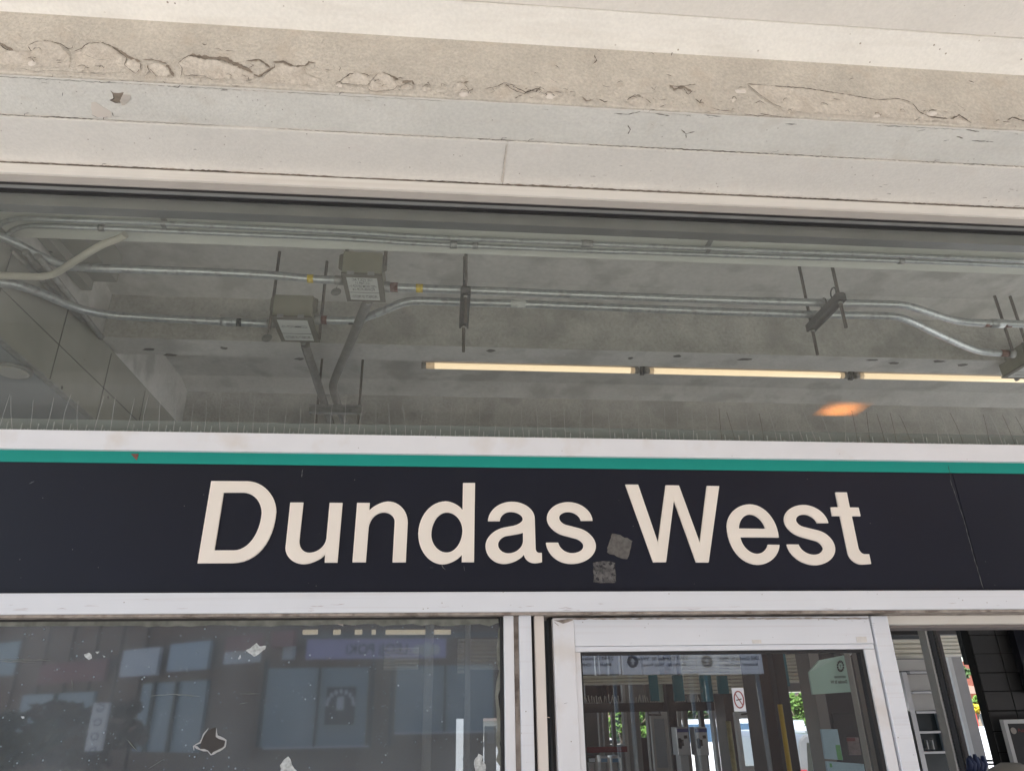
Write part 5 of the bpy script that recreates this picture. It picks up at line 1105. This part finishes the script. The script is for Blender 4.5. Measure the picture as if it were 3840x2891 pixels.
a = at(3042, 2760, 21.0); drop(vehicle_rear("box_truck", a.x+1.0, 21.0, 2.0, 1.84, m_car, "tall white truck behind the silver van", "truck", (.62, .85)), .42)
a = at(2995, 2760, 30.0); drop(vehicle_side("red_car", a.x-.6, 30.0, 4.2, 1.75, m_red, "red car parked behind the vans under the young tree", "car"), .42)
a = at(2960, 2800, 25.0); drop(vehicle_side("white_van", a.x-4.8, 25.0, 4.8, 1.88, m_car, "white van side on behind the glass door leaf and the pay phones", "van", (.12, .85)), .42)
a = at(*ZE(1160, 1300), 15.0); drop(vehicle_side("white_suv", a.x-.9, 15.0, 4.6, 1.72, m_car, "white car in the bright gap left of the tiled column", "car", (.22, .8)), .40)
a = at(*ZE(1130, 1150), 22.0); t = thing("fire_truck", (a.x, 22.0, 0), "red truck with dark window in the bright gap at right", "truck")
zt = at(*ZE(1130, 1040), 22).z
MB().box(a.x-2.5, a.x+3, 22, 24.2, .1, zt).build("body", m_red, t, bev=.06); MB().box(at(*ZE(1092, 1150), 22).x, a.x+2.6, 21.97, 22.0, at(*ZE(1140, 1230), 22).z, at(*ZE(1140, 1105), 22).z).build("window", m_glz, t)
MB().box(at(*ZE(1080, 1090), 22).x, a.x+2.6, 21.96, 22.0, at(*ZE(1140, 1103), 22).z, at(*ZE(1140, 1080), 22).z).build("white_band", m_car, t)
for xx in (-1.6, 1.8): wheel(t, a.x+xx, 22.1, .08, .5)
# houses
def house(px, Y, wpx, label, py_eave, py_ridge, m, mr):
    c = at(px, 2700, Y); W = wpx*Y/F*1.05; ze, zr = at(px, py_eave, Y).z, at(px, py_ridge, Y).z
    t = thing("house", (c.x, Y, 0), label, "house"); MB().box(c.x-W/2, c.x+W/2, Y, Y+8, -.1, ze).build("wall", m, t)
    rf = MB().prism([Vector((c.x-W/2-.4, Y-.6, ze)), Vector((c.x-W/2-.4, Y+4, zr)), Vector((c.x-W/2-.4, Y+8.6, ze))], Vector((W+.8, 0, 0))).build("roof", mr, t)
    for s_ in (-.3, 0, .3):
        wn = MB().box(c.x+W*s_-.5, c.x+W*s_+.5, Y-.05, Y, ze-2.0, ze-.7).build("window", m_signw, t); MB().box(c.x+W*s_-.42, c.x+W*s_+.42, Y-.07, Y-.05, ze-1.9, ze-.8).build("pane", m_glz, wn)
    MB().box(c.x+W*.2, c.x+W*.2+.8, Y+2, Y+2.8, ze, zr+.9).build("chimney", m_brickr, rf)
house(3660, 34, 700, "red brick house with brown shingle roof beyond the bright gap", 2600, 2545, m_brickr, m_roof)
house(3020, 48, 900, "grey blue building beyond the young tree", 2640, 2590, mat("blue grey wall", (.10, .12, .17), .8), mat("dark roof", (.05, .05, .06), .9))
house(2420, 60, 1100, "pale building beyond the trees at left of the door view", 2690, 2660, mat("pale stucco", (.5, .48, .42), .8), m_roof)
# trees
def tree(px, Y, pyt, pyb, wpx, m, label, n=700, leaf=.09, trunk=True, mirror=False):
    c = at(px, 2724, Y); Y0 = Y; zt, zb_ = at(px, pyt, Y).z, at(px, pyb, Y).z; W = wpx*Y/F; Y = 2*YG-Y if mirror else Y; t = thing("tree", (c.x, Y, 0), label, "tree")
    rnd = random.Random(px)
    if trunk:
        b = MB(); b.tube([(c.x, Y, -.1), (c.x+.02, Y, zb_*.5), (c.x-.03, Y, zb_+(zt-zb_)*.6)], [.09, .07, .02], 8)
        for k in range(5): z = zb_+(zt-zb_)*.1*k; b.tube([(c.x, Y, z), (c.x+rnd.uniform(-.4, .4)*W, Y+rnd.uniform(-.3, .3)*W, z+.3*(zt-zb_))], [.03, .008], 6)
        b.build("trunk", m_bark, t)
    b = MB(); cl = [(rnd.uniform(-.36, .36), rnd.uniform(-.3, .3), rnd.uniform(.08, .92), rnd.uniform(.10, .2)) for _ in range(16)]
    for k in range(n):
        q = rnd.choice(cl); d = Vector((rnd.gauss(0, 1), rnd.gauss(0, 1), rnd.gauss(0, 1))).normalized()*q[3]*rnd.uniform(.5, 1.1)
        sh = 1-.55*abs(q[2]-.4); p = Vector((c.x+(q[0]*sh+d.x)*W, Y+(q[1]*sh+d.y)*W, zb_+(q[2]+d.z)*(zt-zb_)))
        u = Vector((rnd.gauss(0, 1), rnd.gauss(0, 1), rnd.gauss(0, 1))).normalized(); v = u.orthogonal().normalized(); s_ = leaf*rnd.uniform(.6, 1.4)
        b.bm.faces.new([b.bm.verts.new(p+u*s_), b.bm.verts.new(p+v*s_*.6), b.bm.verts.new(p-u*s_), b.bm.verts.new(p-v*s_*.6)])
    b.build("crown", m, t)
tree(3030, 20, 2598, 2715, 75, m_leaf, "young bright green tree between the pillars", 900, .07)
tree(2990, 24, 2600, 2730, 60, m_leaf, "paler leafy tree left of the young tree", 700, .08)
tree(2330, 17, 2640, 2790, 90, m_leaf, "bright green bush tree left of the wide taupe post", 1300, .09)
tree(2400, 18, 2640, 2760, 110, m_leaf, "bright green tree right behind the wide taupe post", 1300, .09)
tree(2600, 30, 2600, 2710, 200, m_leafd, "dark green tree behind the pay phones", 1200, .13)
tree(2790, 31, 2590, 2660, 150, m_leaf, "green tree above the white van", 1000, .12)
tree(3640, 30, 2500, 2540, 120, m_leafd, "dark green tree above the brick house", 800, .13)
tree(3690, 24, 2610, 2665, 60, m_leaf, "green shrub right of the house wall in the bright gap", 500, .08)
tree(3680, 20, 2638, 2672, 80, m_leafy, "yellow blossoming bush above the red truck", 500, .05)

# ================================================================ ACROSS THE STREET (mirrored in the panes)
YV = 16.0
ob = thing("brick_building", (0, 2*YG-YV-1, 0), "dark brown brick shop building across the street behind the camera", "building")
yb = 2*YG-YV
MB().box(-3.6, 34, yb-6, yb-.02, -.1, 9).build("wall", m_brick, ob)
def rb(name, m, x0, y0, x1, y1, par=ob, d=.08, dv=0):
    return pbox(name, m, x0, y0, x1, y1, YV-dv, d, par, refl=True)
XO = at(1120, 2600, YV).x
def rvo(px, py, off=0):          # mirrored point on the street wing that runs away to the left
    d = ray(px, py); d = d/d.y; k = .8; t = (YV-off+k*XO)/(1+k*d.x); return Vector((d.x*t, 2*YG-t, d.z*t+CZ))
NO = Vector((.8, -1, 0)).normalized()*-1     # roughly outwards from that wing
def rb2(name, m, x0, y0, x1, y1, par, d=.08, dv=0):
    mx, my = (x0+x1)/2, (y0+y1)/2; a, b = rvo(x0, my, dv), rvo(x1, my, dv); z1_, z0_ = rvo(mx, y0, dv).z, rvo(mx, y1, dv).z
    n = Vector((b.y-a.y, a.x-b.x, 0)).normalized()*d
    return MB().prism([Vector((a.x, a.y, z0_)), Vector((b.x, b.y, z0_)), Vector((b.x, b.y, z1_)), Vector((a.x, a.y, z1_))], n).build(name, m, par)
wg = thing("brick_building", rvo(600, 2900), "brown brick shop row running off at an angle across the street", "building")
rb2("wall", m_brick, -900, 1900, 1120, 3100, wg, d=3, dv=-.05)
def shopwin2(x0, y0, x1, y1, divs):
    o = rb2("window", m_shopgl, x0, y0, x1, y1, wg, dv=.1)
    for dx in divs: rb2("glazing_bar", m_darkfr, dx-4, y0, dx+4, y1, o, dv=.2)
shopwin2(515, 2557, 759, 2819, (555, 640)); shopwin2(60, 2600, 330, 2830, (180,)); shopwin2(-200, 2420, 60, 2540, ())
def shopwin(x0, y0, x1, y1, divs):
    o = rb("window", m_shopgl, x0, y0, x1, y1, dv=.1)
    for dx in divs: rb("glazing_bar", m_darkfr, dx-4, y0, dx+4, y1, par=o, dv=.18)
    return o
w1 = shopwin(991, 2503, 1375, 2797, (1188,)); w2 = shopwin(1483, 2494, 1850, 2742, (1668,));
ps = rb("poster", mat("dark poster", (.05, .045, .06), .6), 1221, 2575, 1330, 2715, par=w1, dv=.2)
c = rv(1276, 2640, YV-.3)
for k in range(9):
    a_ = math.pi*k/8; MB().box(c.x+.25*math.cos(a_)-.03, c.x+.25*math.cos(a_)+.03, c.y, c.y+.01, c.z+.22*math.sin(a_)-.03, c.z+.22*math.sin(a_)+.05).build("poster_letter", m_signw, ps)
MB().box(c.x-.07, c.x+.07, c.y, c.y+.01, c.z-.1, c.z+.14).build("poster_figure", m_signw, ps)
ps_ = rb("lilac_sign", m_purp, 1149, 2394, 1673, 2467, dv=.3, d=.2)
r_, l_ = rv(1529, 2440, YV-.32), rv(1298, 2440, YV-.32)
text("lettering", "LEOJi POKi", m_navy, ps_, (r_.x, r_.y+.01, r_.z-.05), (-1, 0, 0), (0, 0, 1), .20, abs(r_.x-l_.x), bold=.012)
em = rv(1600, 2435, YV-.32)
bb = MB()
for dx, rr_ in ((-.18, .1), (0, .14), (.17, .1)): bb.tube([(em.x+dx, em.y, em.z), (em.x+dx, em.y+.01, em.z)], rr_, 16)
bb.build("cloud_emblem", m_signw, ps_)
rb2("white_sign", m_signw, 456, 2432, 592, 2533, wg, dv=.3); rb2("pale_blue_window", m_signb, 633, 2408, 782, 2512, wg, dv=.3)
rb2("red_sign", m_signr, 149, 2480, 393, 2557, wg, dv=.3); rb2("red_awning", m_signr, 846, 2374, 1100, 2432, wg, dv=.5); rb2("white_sign", m_signw, 841, 2433, 1096, 2480, wg, dv=.3)
vb = rb("vertical_banner", m_signw, 334, 2634, 392, 2815, dv=5.0)
c = rv(363, 2724, YV-5.02)
for k, ch in enumerate("GOOD"): text("banner_letter", ch, m_navy, vb, (c.x+.05, c.y+.01, c.z+.18-k*.17), (-1, 0, 0), (0, 0, 1), .10)
tree(300, 13.0, 2640, 2860, 420, mat("dark reddish leaves", (.11, .06, .045), .7, var=.5, vs=6), "dark reddish street tree across the road", 1500, .10, mirror=True)
tree(60, 12.0, 2680, 2880, 300, mat("dusky leaves", (.08, .075, .05), .7, var=.5, vs=6), "dusky street tree at the far left across the road", 1000, .10, mirror=True)
for k, (x0, x1) in enumerate(((1385, 1400), (975, 988), (1460, 1474))): rb("downpipe", m_darkfr, x0, 2470, x1, 2800, dv=.15)
rb("fascia_band", mat("grey fascia band", (.16, .15, .15), .7, var=.1), 1130, 2370, 1900, 2390, dv=.35); rb("window_sill", m_signw, 985, 2797, 1382, 2805, dv=.25); rb("window_sill", m_signw, 1478, 2742, 1856, 2749, dv=.25)
for k in range(10): rb2("brick_pier", mat("lighter brick pier", (.25, .17, .13), .9, var=.2, vs=20), 500-k*95, 2300, 512-k*95, 2900, wg, dv=.06)
# wayfinding boards over the opposite pavement (mirrored in the door)
for k, (x0, x1, l1, l2, lab, ic) in enumerate(((2120, 2328, "2340 Dundas St. W", "Mall & Offices", "pale wayfinding board for number 2340 and its mall", 0), (2334, 2612, "2350 Dundas St. West", "Residential - West Tower", "pale wayfinding board for number 2350 with a west tower", 1), (2618, 2860, "2360 Dundas St. West", "Residential - East Tower", "pale wayfinding board for number 2360 with a house symbol", 2))):
    Yw = 11.0; A, B = rv(x0, 2487, Yw), rv(x1, 2487, Yw); z1_, z0_ = rv((x0+x1)/2, 2440, Yw).z, rv((x0+x1)/2, 2527, Yw).z
    t = thing("wayfinding_board", ((A.x+B.x)/2, A.y, z0_), lab, "sign", "wayfinding boards across the street")
    MB().box(A.x, B.x, A.y-.06, A.y, z0_, z1_).build("board", m_way, t)
    H = z1_-z0_; xe = B.x-.10 if ic != 1 else B.x-.12; wd = (B.x-A.x)*.70 if ic else (B.x-A.x)*.85
    if ic == 2: xe = B.x-.04; wd = (B.x-A.x)*.62
    text("lettering", l1, m_navy, t, (xe, A.y+.005, z0_+H*.60), (-1, 0, 0), (0, 0, 1), H*.16, wd, bold=.012)
    text("lettering", l2, m_navy, t, (xe-.04, A.y+.005, z0_+H*.34), (-1, 0, 0), (0, 0, 1), H*.13, wd*.85, bold=.012)
    if ic:
        cx = A.x+(B.x-A.x)*.14; cz = z0_+H*.55; MB().tube([(cx, A.y, cz), (cx, A.y+.006, cz)], H*.26, 24).build("round_symbol", m_navy, t)
        MB().prism([Vector((cx-H*.14, A.y+.009, cz)), Vector((cx, A.y+.009, cz+H*.15)), Vector((cx+H*.14, A.y+.009, cz))], Vector((0, .002, 0))).build("house_arrow", m_signw, t)
        MB().box(cx-H*.05, cx+H*.05, A.y+.009, A.y+.011, cz-H*.12, cz).build("house_arrow", m_signw, t)
    for xx in (A.x+.1, B.x-.1): MB().tube([(xx, A.y-.03, 0), (xx, A.y-.03, z0_)], .03, 8).build("post", m_galv2, t)
